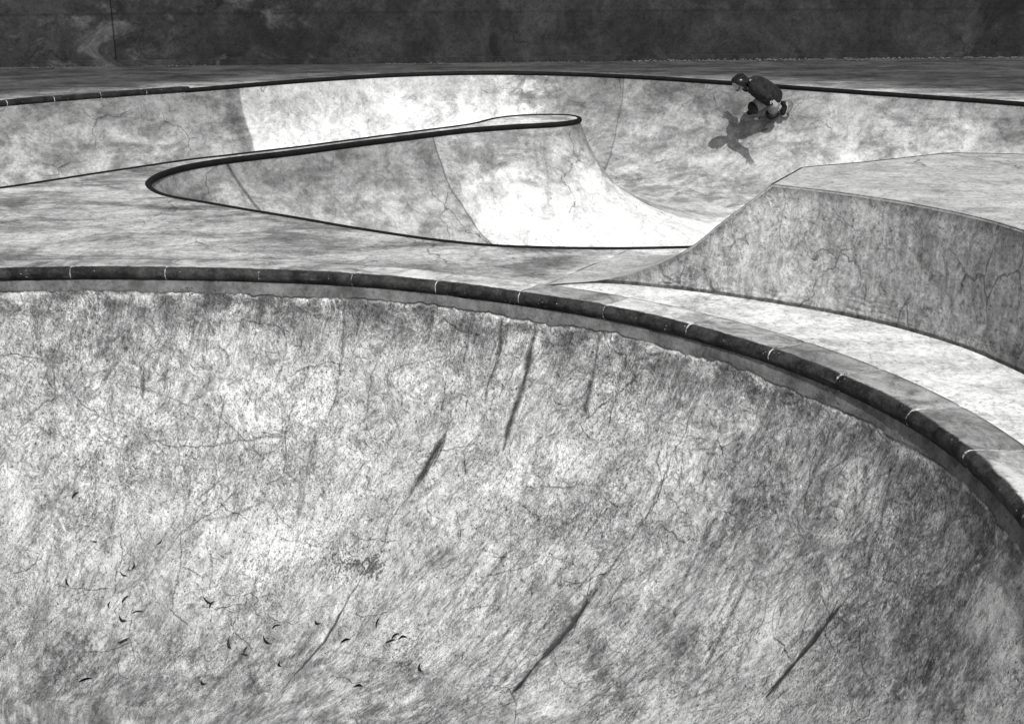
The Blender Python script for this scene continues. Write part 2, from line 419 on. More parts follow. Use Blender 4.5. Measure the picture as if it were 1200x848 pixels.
    ia = np.where((gx[40] > -60) & (gx[40] < 1260) & m[40] & (np.arange(nu) < nu * .72))[0]; print('cols', ia.min(), ia.max(), nu); uA, uB = us[ia.min()], us[ia.max()]; VW = vv[579]
    sg = 1.0 if gx[40, ia.max()] > gx[40, ia.min()] else -1.0
    def splat(tgt, u, v, a, wide=0):
        i = np.interp(u, us, np.arange(nu)); j = np.interp(v, vv, np.arange(nr))
        ok = (u > uA) & (u < uB) & (v > 0.02) & (v < VW - .02)
        i = i[ok]; j = j[ok]; a = a[ok]
        for di in range(-wide, wide + 2):
            for dj in range(-wide, wide + 2):
                ii = np.floor(i).astype(int) + di; jj = np.floor(j).astype(int) + dj
                wgt = np.clip(1 - np.abs(ii - i) / (1 + wide), 0, 1) * np.clip(1 - np.abs(jj - j) / (1 + wide), 0, 1)
                ii = np.clip(ii, 0, nu - 1); jj = np.clip(jj, 0, nr - 1)
                np.maximum.at(tgt, (jj, ii), (wgt * a).astype(np.float32))
    def fissure(pts, wmm, st, amp=.030):
        Q = np.array([uvat(*p)[0] for p in pts]); Q = resample(Q, 0.0015); a = np.arange(len(Q)) * .0015; sd = rng.randint(1000); t = np.linspace(0, 1, len(Q))
        du = (fbm(a * 7, a * 0 + sd, 6, sd, .62) - .5) * amp * 2; dv = (fbm(a * 7, a * 0 + sd + 9, 6, sd, .62) - .5) * amp * 2
        wv_ = np.clip(fbm(a * 8, a * 0 + sd, 4, sd + 3, .6) * 1.9 - .45, .12, 1.3); inten = st * np.clip(np.minimum(t, 1 - t) * 8 + .3, 0, 1) * np.clip(.45 + wv_ * .6, 0, 1)
        nrm_ = np.stack([np.gradient(Q[:, 1]), -np.gradient(Q[:, 0])], 1); nrm_ /= np.linalg.norm(nrm_, axis=1)[:, None] + 1e-9
        k = max(1, int(wmm / 1.3)); inten = np.clip(inten * 1.45, 0, 1)
        for o in (np.linspace(-.5, .5, k) if k > 1 else [0.0]):
            off = o * wmm * .001 * wv_
            splat(crack, Q[:, 0] + du + nrm_[:, 0] * off, Q[:, 1] + dv + nrm_[:, 1] * off, inten * (1.0 if k == 1 else np.clip(1.25 - abs(o) * 1.1, 0, 1)))
        # chipped crumbs along the crack
        n2 = int(a[-1] * 60); j = rng.randint(0, len(Q), n2); splat(mark, Q[j, 0] + du[j] + rng.normal(0, .006 + wmm * .0006, n2), Q[j, 1] + dv[j] + rng.normal(0, .006, n2), rng.uniform(.3, .9, n2))
    # --- cracks
    cr = [([(407, 345), (404, 380), (400, 417), (393, 457), (383, 487), (380, 500)], .0035, .75),
          ([(263, 460), (255, 500), (250, 533), (252, 557), (250, 572), (233, 593), (227, 611), (210, 625), (213, 645), (210, 682), (203, 700), (201, 719)], .004, .8),
          ([(279, 572), (252, 600), (210, 627), (183, 661)], .0032, .7),
          ([(350, 460), (333, 510), (337, 530), (335, 553), (353, 567)], .0032, .7), ([(333, 511), (283, 518), (250, 523), (210, 523), (170, 517)], .003, .6),
          ([(335, 555), (313, 570)], .003, .6),
          ([(533, 473), (520, 512), (507, 533), (490, 565), (481, 580), (458, 609), (444, 645)], .0035, .6), ([(444, 645), (417, 687), (398, 719), (380, 751), (348, 785), (330, 810)], .006, .85),
          ([(810, 480), (795, 520), (779, 558), (765, 590), (742, 627), (715, 668), (692, 696)], .0032, .6), ([(692, 696), (669, 733), (627, 778), (600, 812)], .008, .85),
          ([(1045, 641), (1013, 678), (981, 714)], .003, .7), ([(981, 714), (958, 742), (921, 788), (900, 815)], .007, .95),
          ([(960, 696), (972, 719)], .003, .6), ([(962, 737), (976, 765)], .003, .6), ([(803, 527), (827, 530), (853, 522), (877, 507)], .0035, .7),
          ([(62, 395), (61, 430), (63, 470)], .004, .5), ([(700, 570), (640, 572), (610, 571)], .004, .6), ([(168, 560), (90, 575), (60, 590)], .0025, .5),
          ([(780, 500), (768, 540), (775, 575)], .0025, .45), ([(560, 640), (600, 655), (640, 650), (690, 668)], .0025, .45)]
    for p, w, s_ in cr: fissure(p, {True: 18, False: 3}[w > .0055] if w < .0065 else 30, min(1, s_ * 1.25))
    for p, w, st in [([(405, 708), (398, 719), (380, 751), (348, 785), (330, 810)], .014, .9), ([(700, 690), (669, 733), (627, 778), (600, 812)], .040, 1.4), ([(690, 705), (660, 740), (640, 765)], .06, 1.0), ([(985, 708), (958, 742), (921, 788), (900, 815)], .028, 1.5)]:
        line(stain_vignette, p, w, st, .006, True)
    # dark double scuff and roll marks below the coping
    for p, w in (([(520, 513), (512, 526), (504, 537), (492, 562)], 16), ([(517, 515), (508, 531), (497, 551)], 10), ([(514, 529), (507, 541), (499, 555)], 10), ([(522, 512), (515, 530), (508, 545)], 0), ([(505, 535), (489, 564)], 0), ([(497, 548), (486, 570), (480, 582)], 0)):
        fissure(p, w, 1.0, .008)
    line(stain_vignette, [(523, 508), (508, 533), (488, 568)], .04, 1.1, .004, True)
    for p, w, s_ in [([(588, 367), (585, 410), (573, 447), (568, 473)], .014, .62), ([(596, 378), (592, 408)], .012, .5), ([(630, 380), (620, 423), (607, 467), (593, 513), (590, 527)], .026, .75),
                     ([(703, 387), (698, 427), (690, 463), (685, 485)], .02, .6), ([(553, 368), (549, 395), (543, 425)], .014, .5), ([(168, 430), (166, 465)], .012, .5),
                     ([(735, 395), (732, 430)], .012, .45), ([(977, 490), (965, 530), (950, 560)], .014, .5), ([(990, 500), (980, 530)], .01, .4), ([(140, 420), (120, 445)], .02, .4),
                     ([(310, 350), (302, 385)], .016, .5), ([(322, 352), (316, 385)], .016, .45), ([(450, 360), (443, 385)], .012, .45), ([(1010, 620), (985, 660)], .014, .4), ([(480, 380), (440, 415)], .014, .4)]:
        line(stain_vignette, p, w * 1.25, s_ * 1.7, .006, True)
    # long skid arcs, many and faint
    for _ in range(70):
        x = rng.uniform(70, 1120); y = rng.uniform(420, 800); ln = rng.uniform(25, 110); a = R(rng.normal(118, 16)); c = rng.normal(0, 0.25)
        pts = [(x + math.cos(a + c * t) * ln * t, y + math.sin(a + c * t) * ln * t) for t in (0, .33, .66, 1)]
        line(stain_vignette, pts, rng.uniform(.006, .02), rng.uniform(.2, .55), .006, True)
    # --- stains; the bottom corner blobs mix dirt with vignette painted into the colour
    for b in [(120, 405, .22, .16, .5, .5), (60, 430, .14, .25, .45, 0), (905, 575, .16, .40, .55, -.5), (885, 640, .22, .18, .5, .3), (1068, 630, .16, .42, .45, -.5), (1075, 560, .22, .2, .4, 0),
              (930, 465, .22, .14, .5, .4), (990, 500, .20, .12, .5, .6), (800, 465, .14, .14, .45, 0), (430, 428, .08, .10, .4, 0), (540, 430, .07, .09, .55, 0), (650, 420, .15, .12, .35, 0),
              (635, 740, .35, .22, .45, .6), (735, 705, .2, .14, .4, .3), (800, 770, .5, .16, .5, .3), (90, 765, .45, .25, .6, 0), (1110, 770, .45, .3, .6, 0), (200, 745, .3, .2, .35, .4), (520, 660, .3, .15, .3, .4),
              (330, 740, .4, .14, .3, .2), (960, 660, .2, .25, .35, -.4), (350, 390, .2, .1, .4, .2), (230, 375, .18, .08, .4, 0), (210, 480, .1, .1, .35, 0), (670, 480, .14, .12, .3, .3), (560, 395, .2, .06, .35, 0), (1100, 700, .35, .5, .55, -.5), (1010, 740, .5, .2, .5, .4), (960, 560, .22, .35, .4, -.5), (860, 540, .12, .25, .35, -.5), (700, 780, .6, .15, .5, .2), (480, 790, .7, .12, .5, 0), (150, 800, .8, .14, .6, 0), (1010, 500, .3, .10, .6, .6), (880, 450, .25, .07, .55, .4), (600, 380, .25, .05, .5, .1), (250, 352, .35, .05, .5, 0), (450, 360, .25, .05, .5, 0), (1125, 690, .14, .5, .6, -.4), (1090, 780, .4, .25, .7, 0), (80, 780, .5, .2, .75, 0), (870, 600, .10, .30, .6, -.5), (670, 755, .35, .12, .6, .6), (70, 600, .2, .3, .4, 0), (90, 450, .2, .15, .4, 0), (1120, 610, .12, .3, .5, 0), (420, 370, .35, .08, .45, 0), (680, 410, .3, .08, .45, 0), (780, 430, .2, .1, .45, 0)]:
        blob(stain_vignette, *b[:5], rot=b[5])
    for b in [(110, 510, .3, .2, .8), (300, 470, .4, .25, .6), (370, 470, .2, .2, .5), (640, 560, .5, .25, .6), (800, 560, .25, .25, .5), (760, 660, .3, .2, .4), (500, 450, .2, .2, .5), (330, 640, .4, .25, .4), (1010, 560, .2, .2, .4), (860, 720, .3, .15, .35), (430, 560, .3, .2, .4)]:
        blob(pale, *b[:5], ns=5)
    for x, y, dx, dy, n_, st in [(900, 560, -70, 150, 26, .5), (860, 600, -60, 120, 20, .45), (1060, 560, -40, 170, 26, .5), (720, 660, -90, 100, 24, .5), (640, 700, -70, 90, 20, .45), (800, 720, -80, 80, 20, .45), (1100, 640, -60, 140, 24, .55), (560, 660, -60, 70, 14, .35), (990, 690, -70, 90, 18, .4), (760, 560, -60, 110, 16, .35), (300, 730, -50, 60, 14, .35), (110, 740, -40, 50, 16, .5), (180, 400, -20, 60, 12, .35), (950, 480, -40, 90, 18, .45)]:
        for q in range(n_):
            ox, oy = rng.normal(0, 34), rng.normal(0, 26); f = rng.uniform(.4, 1.1)
            if y + oy + dy * f > 840: continue
            line(stain_vignette, [(x + ox, y + oy), (x + ox + dx * f * .5 + 4, y + oy + dy * f * .5), (x + ox + dx * f, y + oy + dy * f)], rng.uniform(.006, .028), rng.uniform(.4, 1.0) * st * 1.6, .008, True)
    # flaking patch of dark specks and loose grit
    q, _ = uvat(405, 662); q2, _ = uvat(438, 664)
    cell = vnoise(U * 75, VV * 75, 3) * 0.6 + vnoise(U * 160, VV * 160, 4) * 0.4
    dens = np.exp(-(((U - q[0]) / .20) ** 2 + ((VV - q[1]) / .085) ** 2)) * 0.36 + np.exp(-(((U - q2[0]) / .07) ** 2 + ((VV - q2[1]) / .08) ** 2)) * 0.45
    crack = np.maximum(crack, np.clip((cell - (0.82 - dens)) * 16, 0, 0.8))
    crack = np.maximum(crack, np.clip((cell - 0.90) * 14, 0, 0.7) * sstep(1.5, 2.3, VV))
    # --- thousands of small individual marks, splatted on the dense grid
    def stroke(u0, v0, ang_, ln, curv, a0, jit=0.0):
        k = max(3, int(ln / (0.0015 if jit else 0.004))); t = np.linspace(0, 1, k); a = ang_ + curv * t
        u = u0 + np.cumsum(np.cos(a)) * ln / k * sg; v = v0 + np.cumsum(np.sin(a)) * ln / k
        if jit: sd = rng.randint(999); u = u + (fbm(t * ln * 9, t * 0 + sd, 6, sd, .6) - .5) * jit; v = v + (fbm(t * ln * 9, t * 0 + sd + 5, 6, sd, .6) - .5) * jit
        fade = np.clip(np.minimum(t, 1 - t) * 6 + .1, 0, 1) * (0.35 + 0.9 * vnoise(t * ln * 60, t * 0 + u0 * 7))
        return u, v, a0 * fade
    def gather(tgt, lst, wide=0):
        if lst: splat(tgt, np.concatenate([l[0] for l in lst]), np.concatenate([l[1] for l in lst]), np.concatenate([l[2] for l in lst]), wide)
    D = []; Lp = []
    def pick(): return rng.uniform(uA, uB), rng.uniform(0.1, VW)
    for _ in range(620):                                   # trowel arcs in clusters, mostly on the upper wall
        u, v = rng.uniform(uA, uB), abs(rng.normal(0.1, 0.75)) + .08; a = rng.uniform(0, 6.28); c = rng.choice([-1, 1]) * rng.uniform(1.0, 3.2); ln = rng.uniform(.07, .30)
        for q in range(rng.randint(3, 12)):
            D.append(stroke(u + rng.normal(0, .025), v + rng.normal(0, .025), a + rng.normal(0, .12), ln * rng.uniform(.5, 1.1), c, rng.uniform(.15, .6)))
            if rng.rand() < .25: Lp.append(stroke(u + rng.normal(0, .03), v + rng.normal(0, .03), a + rng.normal(0, .12), ln * rng.uniform(.4, .9), c, rng.uniform(.2, .7)))
    for _ in range(2400):                                  # diagonal drag scratches
        u, v = pick(); a = R(rng.normal(122, 14)); (D if rng.rand() < .7 else Lp).append(stroke(u, v, a, rng.uniform(.03, .35), rng.normal(0, .4), rng.uniform(.15, .65)))
    for _ in range(300):                                   # bundles of drag marks
        u, v = pick(); a = R(rng.normal(120, 10)); n_ = rng.randint(5, 16); ln = rng.uniform(.1, .5)
        for q in range(n_): D.append(stroke(u + rng.normal(0, .05), v + rng.normal(0, .04), a + rng.normal(0, .04), ln * rng.uniform(.4, 1.1), rng.normal(0, .15), rng.uniform(.15, .5)))
    for _ in range(200):                                   # dribbles and wheel smears straight down from the coping
        u = rng.uniform(uA, uB); n_ = rng.randint(3, 12); ln = rng.uniform(.08, .55); wd = rng.uniform(.004, .03)
        for q in range(n_): D.append(stroke(u + rng.normal(0, wd), .09 + abs(rng.normal(0, .05)), R(rng.normal(95, 3)), ln * rng.uniform(.4, 1.1), rng.uniform(0, .3), rng.uniform(.2, .6)))
    for _ in range(240):                                   # hairline cracks
        u, v = pick(); D.append(stroke(u, v, R(rng.choice([100, 120, 60, 0, 180]) + rng.normal(0, 20)), rng.uniform(.08, .6), rng.normal(0, .8), rng.uniform(.4, .95), .07))
    gather(mark, D); gather(scratch, Lp)
    D = []
    for _ in range(12):                                    # long faint double wheel tracks
        u, v = rng.uniform(uA, uB), rng.uniform(.3, 1.2); a = R(rng.normal(118, 18)); c = rng.normal(0, .5); ln = rng.uniform(.6, 1.8)
        for off in (0, .03): D.append(stroke(u + off, v, a, ln, c, rng.uniform(.15, .32)))
    gather(mark, D, 2)
    n_ = 90000                                             # pits and specks, clustered
    pu = rng.uniform(uA, uB, n_); pv = rng.uniform(.05, VW * 1.05, n_); kk = fbm(pu * 1.7, pv * 1.7, 4, 61) + .25 * rng.rand(n_)
    keep = kk > .66; splat(mark, pu[keep], pv[keep], rng.uniform(.3, 1.0, keep.sum()))
    big_ = rng.rand(n_) < .006; splat(mark, pu[big_], pv[big_], rng.uniform(.5, 1.0, big_.sum()), 1)
    lt = rng.rand(n_) < .06; splat(scratch, pu[lt], pv[lt], rng.uniform(.3, 1.0, lt.sum()))
    calm = np.zeros((nr, nu), np.float32)
    for b in [(160, 620, .5, .35, .9, 0), (330, 620, .5, .3, .9, 0), (560, 600, .4, .3, .6, .3), (640, 520, .4, .25, .6, 0), (250, 740, .5, .2, .7, 0), (820, 690, .3, .2, .5, 0)]: blob(calm, *b[:5], ns=3)
    # ragged grime right under the coping, bare mortar band above it
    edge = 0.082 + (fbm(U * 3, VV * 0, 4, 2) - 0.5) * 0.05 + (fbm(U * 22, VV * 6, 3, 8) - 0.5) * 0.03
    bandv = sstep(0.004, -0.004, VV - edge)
    lip = np.exp(-((VV - edge - 0.012) / 0.009) ** 2) * sstep(.35, .65, fbm(U * 6, VV * 0, 3, 21))
    pale = np.maximum(pale, lip * 0.6)
    crack = np.maximum(crack, np.exp(-((VV - edge) / 0.004) ** 2) * sstep(.42, .7, fbm(U * 4, VV * 0, 3, 31)) * .9)
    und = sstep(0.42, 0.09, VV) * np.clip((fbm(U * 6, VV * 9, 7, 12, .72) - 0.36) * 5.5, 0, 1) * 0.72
    stain_vignette = np.maximum(stain_vignette, und)
    bot = sstep(1.7, 3.0, VV + (fbm(U * 1.5, VV * 2, 6, 41, .6) - 0.5) * 1.6) * np.clip(.1 + (fbm(U * 9 + VV * 5, VV * 9, 6, 44, .72) - .36) * 3.2, 0, 1) * 0.62
    stain_vignette = np.clip(np.maximum(stain_vignette, bot), 0, 0.95)
    V[..., :2] += nin[None] * (bandv * 0.007 * (.6 + .8 * fbm(U * 20, VV * 20, 3, 91)))[..., None]
    # cracks and scars are slightly sunk
    V[..., :2] -= nin[None] * (crack * 0.004)[..., None]
    idx = np.arange(nr * nu).reshape(nr, nu)
    a = idx[:-1]; b = idx[1:]; a2 = np.roll(a, -1, 1); b2 = np.roll(b, -1, 1)
    F4 = np.stack([a, b, b2, a2], -1).reshape(-1, 4)
    me = bpy.data.meshes.new('near_bowl')
    me.vertices.add(nr * nu); me.vertices.foreach_set('co', V.astype(np.float32).ravel())
    nf = len(F4); me.loops.add(nf * 4); me.loops.foreach_set('vertex_index', F4.astype(np.int32).ravel())
    me.polygons.add(nf); me.polygons.foreach_set('loop_start', np.arange(0, nf * 4, 4, dtype=np.int32)); me.polygons.foreach_set('loop_total', np.full(nf, 4, np.int32))
    me.update(calc_edges=True)
    # close the middle of the floor
    bm = None
    fattr(me, 'crack', crack); fattr(me, 'stain_vignette', stain_vignette); fattr(me, 'pale', np.clip(pale, 0, 1.3)); fattr(me, 'band', bandv); fattr(me, 'mark', mark); fattr(me, 'scratch', scratch); fattr(me, 'calm', calm)
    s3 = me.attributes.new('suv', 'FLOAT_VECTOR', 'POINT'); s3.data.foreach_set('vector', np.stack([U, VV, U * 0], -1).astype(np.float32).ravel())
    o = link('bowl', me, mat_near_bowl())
    tag(o, kind='structure')
    print('near bowl verts', nr * nu)
    def surf(x, y):
        q, p = uvat(x, y)
        d = np.where(m, (gx - x) ** 2 + (gy - y) ** 2, 1e9); j, i = np.unravel_index(np.argmin(d), d.shape)
        tu = V[j, (i + 6) % nu] - V[j, i - 6]; tv = V[min(j + 6, nr - 1), i] - V[max(j - 6, 0), i]
        nn = np.cross(tu, tv); nn /= np.linalg.norm(nn)
        if nn[2] < 0: nn = -nn
        return V[j, i].copy(), nn, tu / np.linalg.norm(tu)
    return rim, nin, us, surf
rim1, nin1, us1, surf1 = build_near_bowl()

# ================================================================== FAR BOWL WITH POCKET (one continuous basin)
DEPTH2, RUN2 = 1.38, 1.84
R2 = (DEPTH2 ** 2 + RUN2 ** 2) / (2 * DEPTH2)
def prof2(t):
    t = np.clip(t, 0, RUN2)
    return (R2 - DEPTH2) - np.sqrt(np.maximum(R2 ** 2 - (RUN2 - t) ** 2, 0))
def build_far_bowl():
    Lp = loop2; n = len(Lp)
    area = 0.5 * np.sum(Lp[:, 0] * np.roll(Lp[:, 1], -1) - np.roll(Lp[:, 0], -1) * Lp[:, 1])
    tan = np.roll(Lp, -2, 0) - np.roll(Lp, 2, 0); tan /= np.linalg.norm(tan, axis=1)[:, None]
    nin = np.stack([-tan[:, 1], tan[:, 0]], 1) * (1 if area > 0 else -1)
    pts = []
    offs = [.012, .03, .06, .10, .15, .21, .28, .36, .46, .57, .69, .82, .96, 1.12, 1.28, 1.46, 1.65, 1.84]
    for k, t in enumerate(offs):
        q = Lp + nin * t
        q = q[(k % 2)::(1 if k < 8 else 2)]
        d = dist_loop(q, Lp); q = q[(np.abs(d - t) < 0.004) & inside(q, Lp)]
        pts.append(q)
    gxx, gyy = np.meshgrid(np.arange(-13, 13, .2), np.arange(7, 21, .2)); gq = np.stack([gxx.ravel(), gyy.ravel()], 1) + np.random.uniform(-.03, .03, (gxx.size, 2))
    gq = gq[inside(gq, Lp)]; d = dist_loop(gq, Lp); gq = gq[d > 1.95]
    # extra points on the ridge of the valley where the two sides of the pocket meet
    q = np.vstack(pts + [gq])
    allp = np.vstack([Lp, q])
    ed = [(i, (i + 1) % n) for i in range(n)]
    vv, ee, ff, *_ = delaunay_2d_cdt([Vector(p) for p in allp], ed, [], 0, 1e-5)
    VX = np.array([v[:] for v in vv]); F = np.array([f for f in ff if len(f) == 3])
    cen = VX[F].mean(1); F = F[inside(cen, Lp)]
    d = dist_loop(VX, Lp); z = prof2(d)
    # blend the creases where transitions meet
    lap = z.copy()
    nb = [[] for _ in range(len(VX))]
    E = np.vstack([F[:, [0, 1]], F[:, [1, 2]], F[:, [2, 0]]]); E = np.vstack([E, E[:, ::-1]])
    cnt = np.bincount(E[:, 0], minlength=len(VX)).astype(float); cnt[cnt == 0] = 1
    wgt = sstep(0.15, 0.6, d)
    for _ in range(14):
        avg = np.bincount(E[:, 0], weights=lap[E[:, 1]], minlength=len(VX)) / cnt
        lap = lap * (1 - 0.6 * wgt) + avg * 0.6 * wgt
    z = lap + (fbm(VX[:, 0] * .9, VX[:, 1] * .9, 3, 3) - .5) * 0.05 * sstep(.1, .6, d)
    V3 = np.column_stack([VX, z])
    return V3, F
V2, F2 = build_far_bowl()
from mathutils.bvhtree import BVHTree
bvh2 = BVHTree.FromPolygons([Vector(v) for v in V2], [tuple(map(int, f)) for f in F2])
def hit2(px, py):
    d = Vector(ray(px, py)).normalized(); r = bvh2.ray_cast(Vector((0, 0, CAM_H)), d)
    return (np.array(r[0]), np.array(r[1])) if r[0] is not None else (None, None)

def mat_far_bowl():
    def extra(g, val, h, t):
        x, y, z = g.xyz()
        wp = g.warp(4, 0.06)
        def seam(p1, p2):
            a, _ = hit2(*p1); b, _ = hit2(*p2)
            d = b - a; nrm = np.array([-d[1], d[0], 0]); nrm /= np.linalg.norm(nrm)
            if nrm[0] < 0: nrm = -nrm                      # positive side = right
            return g.plane(a, nrm, wp), a
        yr = None
        # region masks
        tong = g.ramp(g.sub(y, g.add(g.mul(x, 0.30), 14.95)), -0.05, 0.05, 1, 0)      # near side of the tongue
        farm = g.sub(1.0, tong)
        sA, _ = seam((510, 170), (572, 282)); sB, _ = seam((268, 196), (300, 242)); sC, _ = seam((281, 108), (297, 172)); sD, _ = seam((731, 96), (727, 128))
        nz = g.ramp(g.noise(2.2, 8, 0.7, 1.0), 0.3, 0.7, -0.35, 0.35)
        # panels poured at different times
        tone_t = g.lerp(0.70, 1.16, g.ramp(sA, -0.01, 0.03))
        tone_t = g.lerp(0.80, tone_t, g.ramp(sB, -0.01, 0.03))
        tone_f = g.lerp(0.68, 1.38, g.ramp(sC, -0.01, 0.03))
        tone_f = g.lerp(tone_f, 0.70, g.ramp(g.add(g.plane(hit2(598, 110)[0], (1, 0, 0)), g.mul(nz, 1.4)), -0.15, 0.5))
        tone_f = g.lerp(tone_f, 0.92, g.ramp(sD, -0.02, 0.05))
        smg = g.noise(1.0, 9, 0.74, 0.4, g.mapping(g.P, (1.6, 1.6, 3.5), (0, R(35), 0)))
        cleant = g.mul(g.mul(g.ramp(sA, 0, .15), g.ramp(g.add(z, g.mul(nz, .4)), -.75, -.35, 1, 0)), tong)
        clean = g.mul(g.mul(g.ramp(sC, -.02, .1), g.ramp(g.plane(hit2(598, 110)[0], (1, 0, 0)), -.6, .3, 1, 0)), farm)
        tone = g.lerp(tone_t, tone_f, farm)
        # rubber and dirt worn in under the coping
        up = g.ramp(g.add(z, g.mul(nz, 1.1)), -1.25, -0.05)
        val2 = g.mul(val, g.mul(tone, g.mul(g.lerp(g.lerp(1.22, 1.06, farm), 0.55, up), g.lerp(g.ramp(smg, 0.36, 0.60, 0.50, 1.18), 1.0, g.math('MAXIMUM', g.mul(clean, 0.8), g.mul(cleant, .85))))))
        tip = g.mul(g.ramp(g.add(g.sub(x, g.mul(z, -0.55)), g.mul(nz, .35)), 0.45, 0.95), g.mul(tong, g.ramp(z, -1.2, -.3)))  # grazing shade on the tongue's tip flank, painted into the colour
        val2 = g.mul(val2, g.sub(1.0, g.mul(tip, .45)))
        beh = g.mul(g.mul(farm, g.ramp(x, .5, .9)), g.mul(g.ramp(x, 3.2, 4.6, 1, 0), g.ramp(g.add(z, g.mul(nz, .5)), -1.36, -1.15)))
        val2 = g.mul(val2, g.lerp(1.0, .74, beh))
        ln = None
        for s_, w, k in ((sA, .014, .45), (sB, .02, .6), (sD, .012, .4)):
            msk = tong if s_ is not sD else farm
            l_ = g.mul(g.mul(g.ramp(g.math('ABSOLUTE', s_), w * .4, w, 1, 0), msk), k)
            val2 = g.mul(val2, g.sub(1.0, l_))
        dk = g.mul(g.mul(g.ramp(g.math('ABSOLUTE', g.add(sC, 0.13)), 0.02, 0.20, 1, 0), farm), g.ramp(g.noise(4, 8, .74), .3, .65, .15, .60))
        val2 = g.mul(val2, g.sub(1.0, dk))
        return val2, h
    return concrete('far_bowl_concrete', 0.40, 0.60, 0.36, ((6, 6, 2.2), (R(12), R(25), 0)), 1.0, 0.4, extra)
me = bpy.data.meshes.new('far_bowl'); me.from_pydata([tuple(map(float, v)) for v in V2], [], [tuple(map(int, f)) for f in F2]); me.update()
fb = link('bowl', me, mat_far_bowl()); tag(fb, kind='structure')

# ================================================================== DECK (one sheet out to the horizon, with the two basins cut out)
outer1 = loop1 + 0
tan_ = np.roll(loop1, -3, 0) - np.roll(loop1, 3, 0); tan_ /= np.linalg.norm(tan_, axis=1)[:, None]
nin_l1 = np.stack([tan_[:, 1], -tan_[:, 0]], 1)
if ((C1 - loop1) * nin_l1).sum(1).mean() < 0: nin_l1 = -nin_l1
BW_ = 0.33                                                     # coping block width
out1 = loop1 - nin_l1 * BW_
def build_deck():
    a = out1[::2]; b = loop2[::1]
    big = [(-400, -60), (400, -60), (400, 700), (-400, 700)]
    gx_, gy_ = np.meshgrid(np.arange(-9, 9, .7), np.arange(-1, 23, .7)); gq = np.stack([gx_.ravel(), gy_.ravel()], 1)
    k = ~inside(gq, a) & ~inside(gq, b) & (dist_loop(gq, a) > .2) & (dist_loop(gq, b) > .2); gq = gq[k]
    pts = np.vstack([a, b, np.array(big, float), gq]); na, nb_ = len(a), len(b)
    ed = [(i, (i + 1) % na) for i in range(na)] + [(na + i, na + (i + 1) % nb_) for i in range(nb_)] + [(na + nb_ + i, na + nb_ + (i + 1) % 4) for i in range(4)]
    vv, ee, ff, *_ = delaunay_2d_cdt([Vector(p) for p in pts], ed, [], 0, 1e-5)
    VX = np.array([v[:] for v in vv]); F = np.array([f for f in ff if len(f) == 3])
    cen = VX[F].mean(1); F = F[~inside(cen, a) & ~inside(cen, b)]
    return np.column_stack([VX, np.zeros(len(VX))]), F
VD, FD = build_deck()
apA = onz(640, 335); apB = onz(735, 293)
def mat_deck():
    def extra(g, val, h, t):
        x, y, z = g.xyz()
        w = g.warp(2.5, 0.10)
        d = apB - apA; nrm = np.array([d[1], -d[0], 0]); nrm /= np.linalg.norm(nrm)
        s_ = g.plane(apA, nrm, w)
        east = g.ramp(s_, -0.25, 0.15)
        near = g.ramp(y, 9.6, 9.9, 1, 0)
        tone = g.lerp(0.96, 1.80, g.mul(east, near))
        # dusty pale margin along the near coping
        sm = g.noise(1.0, 11, 0.78, 0.3, g.mapping(g.warp(1.0, 0.3), (0.9, 2.2, 1), (0, 0, R(-8))))
        tone = g.mul(tone, g.lerp(1.0, g.ramp(sm, 0.38, 0.60, 0.42, 1.30), g.lerp(1.0, 0.25, g.mul(east, near))))
        # seam in the deck where the pale slab starts
        ln = g.mul(g.mul(g.ramp(g.math('ABSOLUTE', s_), 0.008, 0.025, 1, 0), g.ramp(g.noise(5, 4), 0.35, 0.55)), g.mul(near, g.ramp(y, 7.9, 8.0)))
        tone = g.mul(tone, g.sub(1.0, g.mul(ln, 0.6)))
        # beyond the far bowl: dull dark surfacing, paler apron close to the edge
        fy = g.add(g.sub(y, g.sub(20.0, g.mul(g.mul(x, x), 0.050))), g.mul(g.sub(g.noise(0.8, 5, 0.6, 1.0, g.mapping(g.P, (.5, 1.6, 1))), 0.5), 1.6))
        farf = g.ramp(y, 14.2, 14.6)
        dk = g.lerp(1.55, 0.17, g.ramp(fy, -1.7, 0.7))
        tone = g.mul(tone, g.lerp(1.0, dk, farf))
        return g.mul(val, tone), h
    return concrete('deck_concrete', 0.265, 0.85, 0.40, ((2, 4.5, 1), (0, 0, R(-6))), 1.0, 0.35, extra)
M_deck = mat_deck()
dk = mesh_pd('deck', VD, FD, M_deck, None, True); tag(dk, kind='structure')

# ================================================================== TUBES
def tube_along(P3, r, seg=10, closed=False):
    P3 = np.array(P3); n = len(P3)
    T = np.gradient(P3, axis=0); 
    if closed: T = np.roll(P3, -1, 0) - np.roll(P3, 1, 0)
    T /= np.linalg.norm(T, axis=1)[:, None]
    up = np.array([0, 0, 1.0]); side = np.cross(T, up); side /= np.linalg.norm(side, axis=1)[:, None]
    V = []; F = []
    for i in range(n):
        for k in range(seg):
            a = 2 * math.pi * k / seg; V.append(P3[i] + r * (math.cos(a) * side[i] + math.sin(a) * up))
    m_ = n if closed else n - 1
    for i in range(m_):
        for k in range(seg):
            j = (i + 1) % n
            F.append((i * seg + k, i * seg + (k + 1) % seg, j * seg + (k + 1) % seg, j * seg + k))
    if not closed: F += [tuple(range(seg))[::-1], tuple((n - 1) * seg + k for k in range(seg))]
    return V, F
M_steel = simple('blackened_steel', 0.006, 0.6, 0.06, 0.4, 12, 0.0)
def pipe(P2, name, label):
    P2 = smooth_open(resample(P2, 0.06), 2)
    P3 = np.column_stack([P2, np.full(len(P2), -0.018)])
    V, F = tube_along(P3, 0.032, 12)
    o = mesh_pd(name, V, F, M_steel); autosmooth(o, 50)
    return tag(o, label, 'coping')
i0 = 3
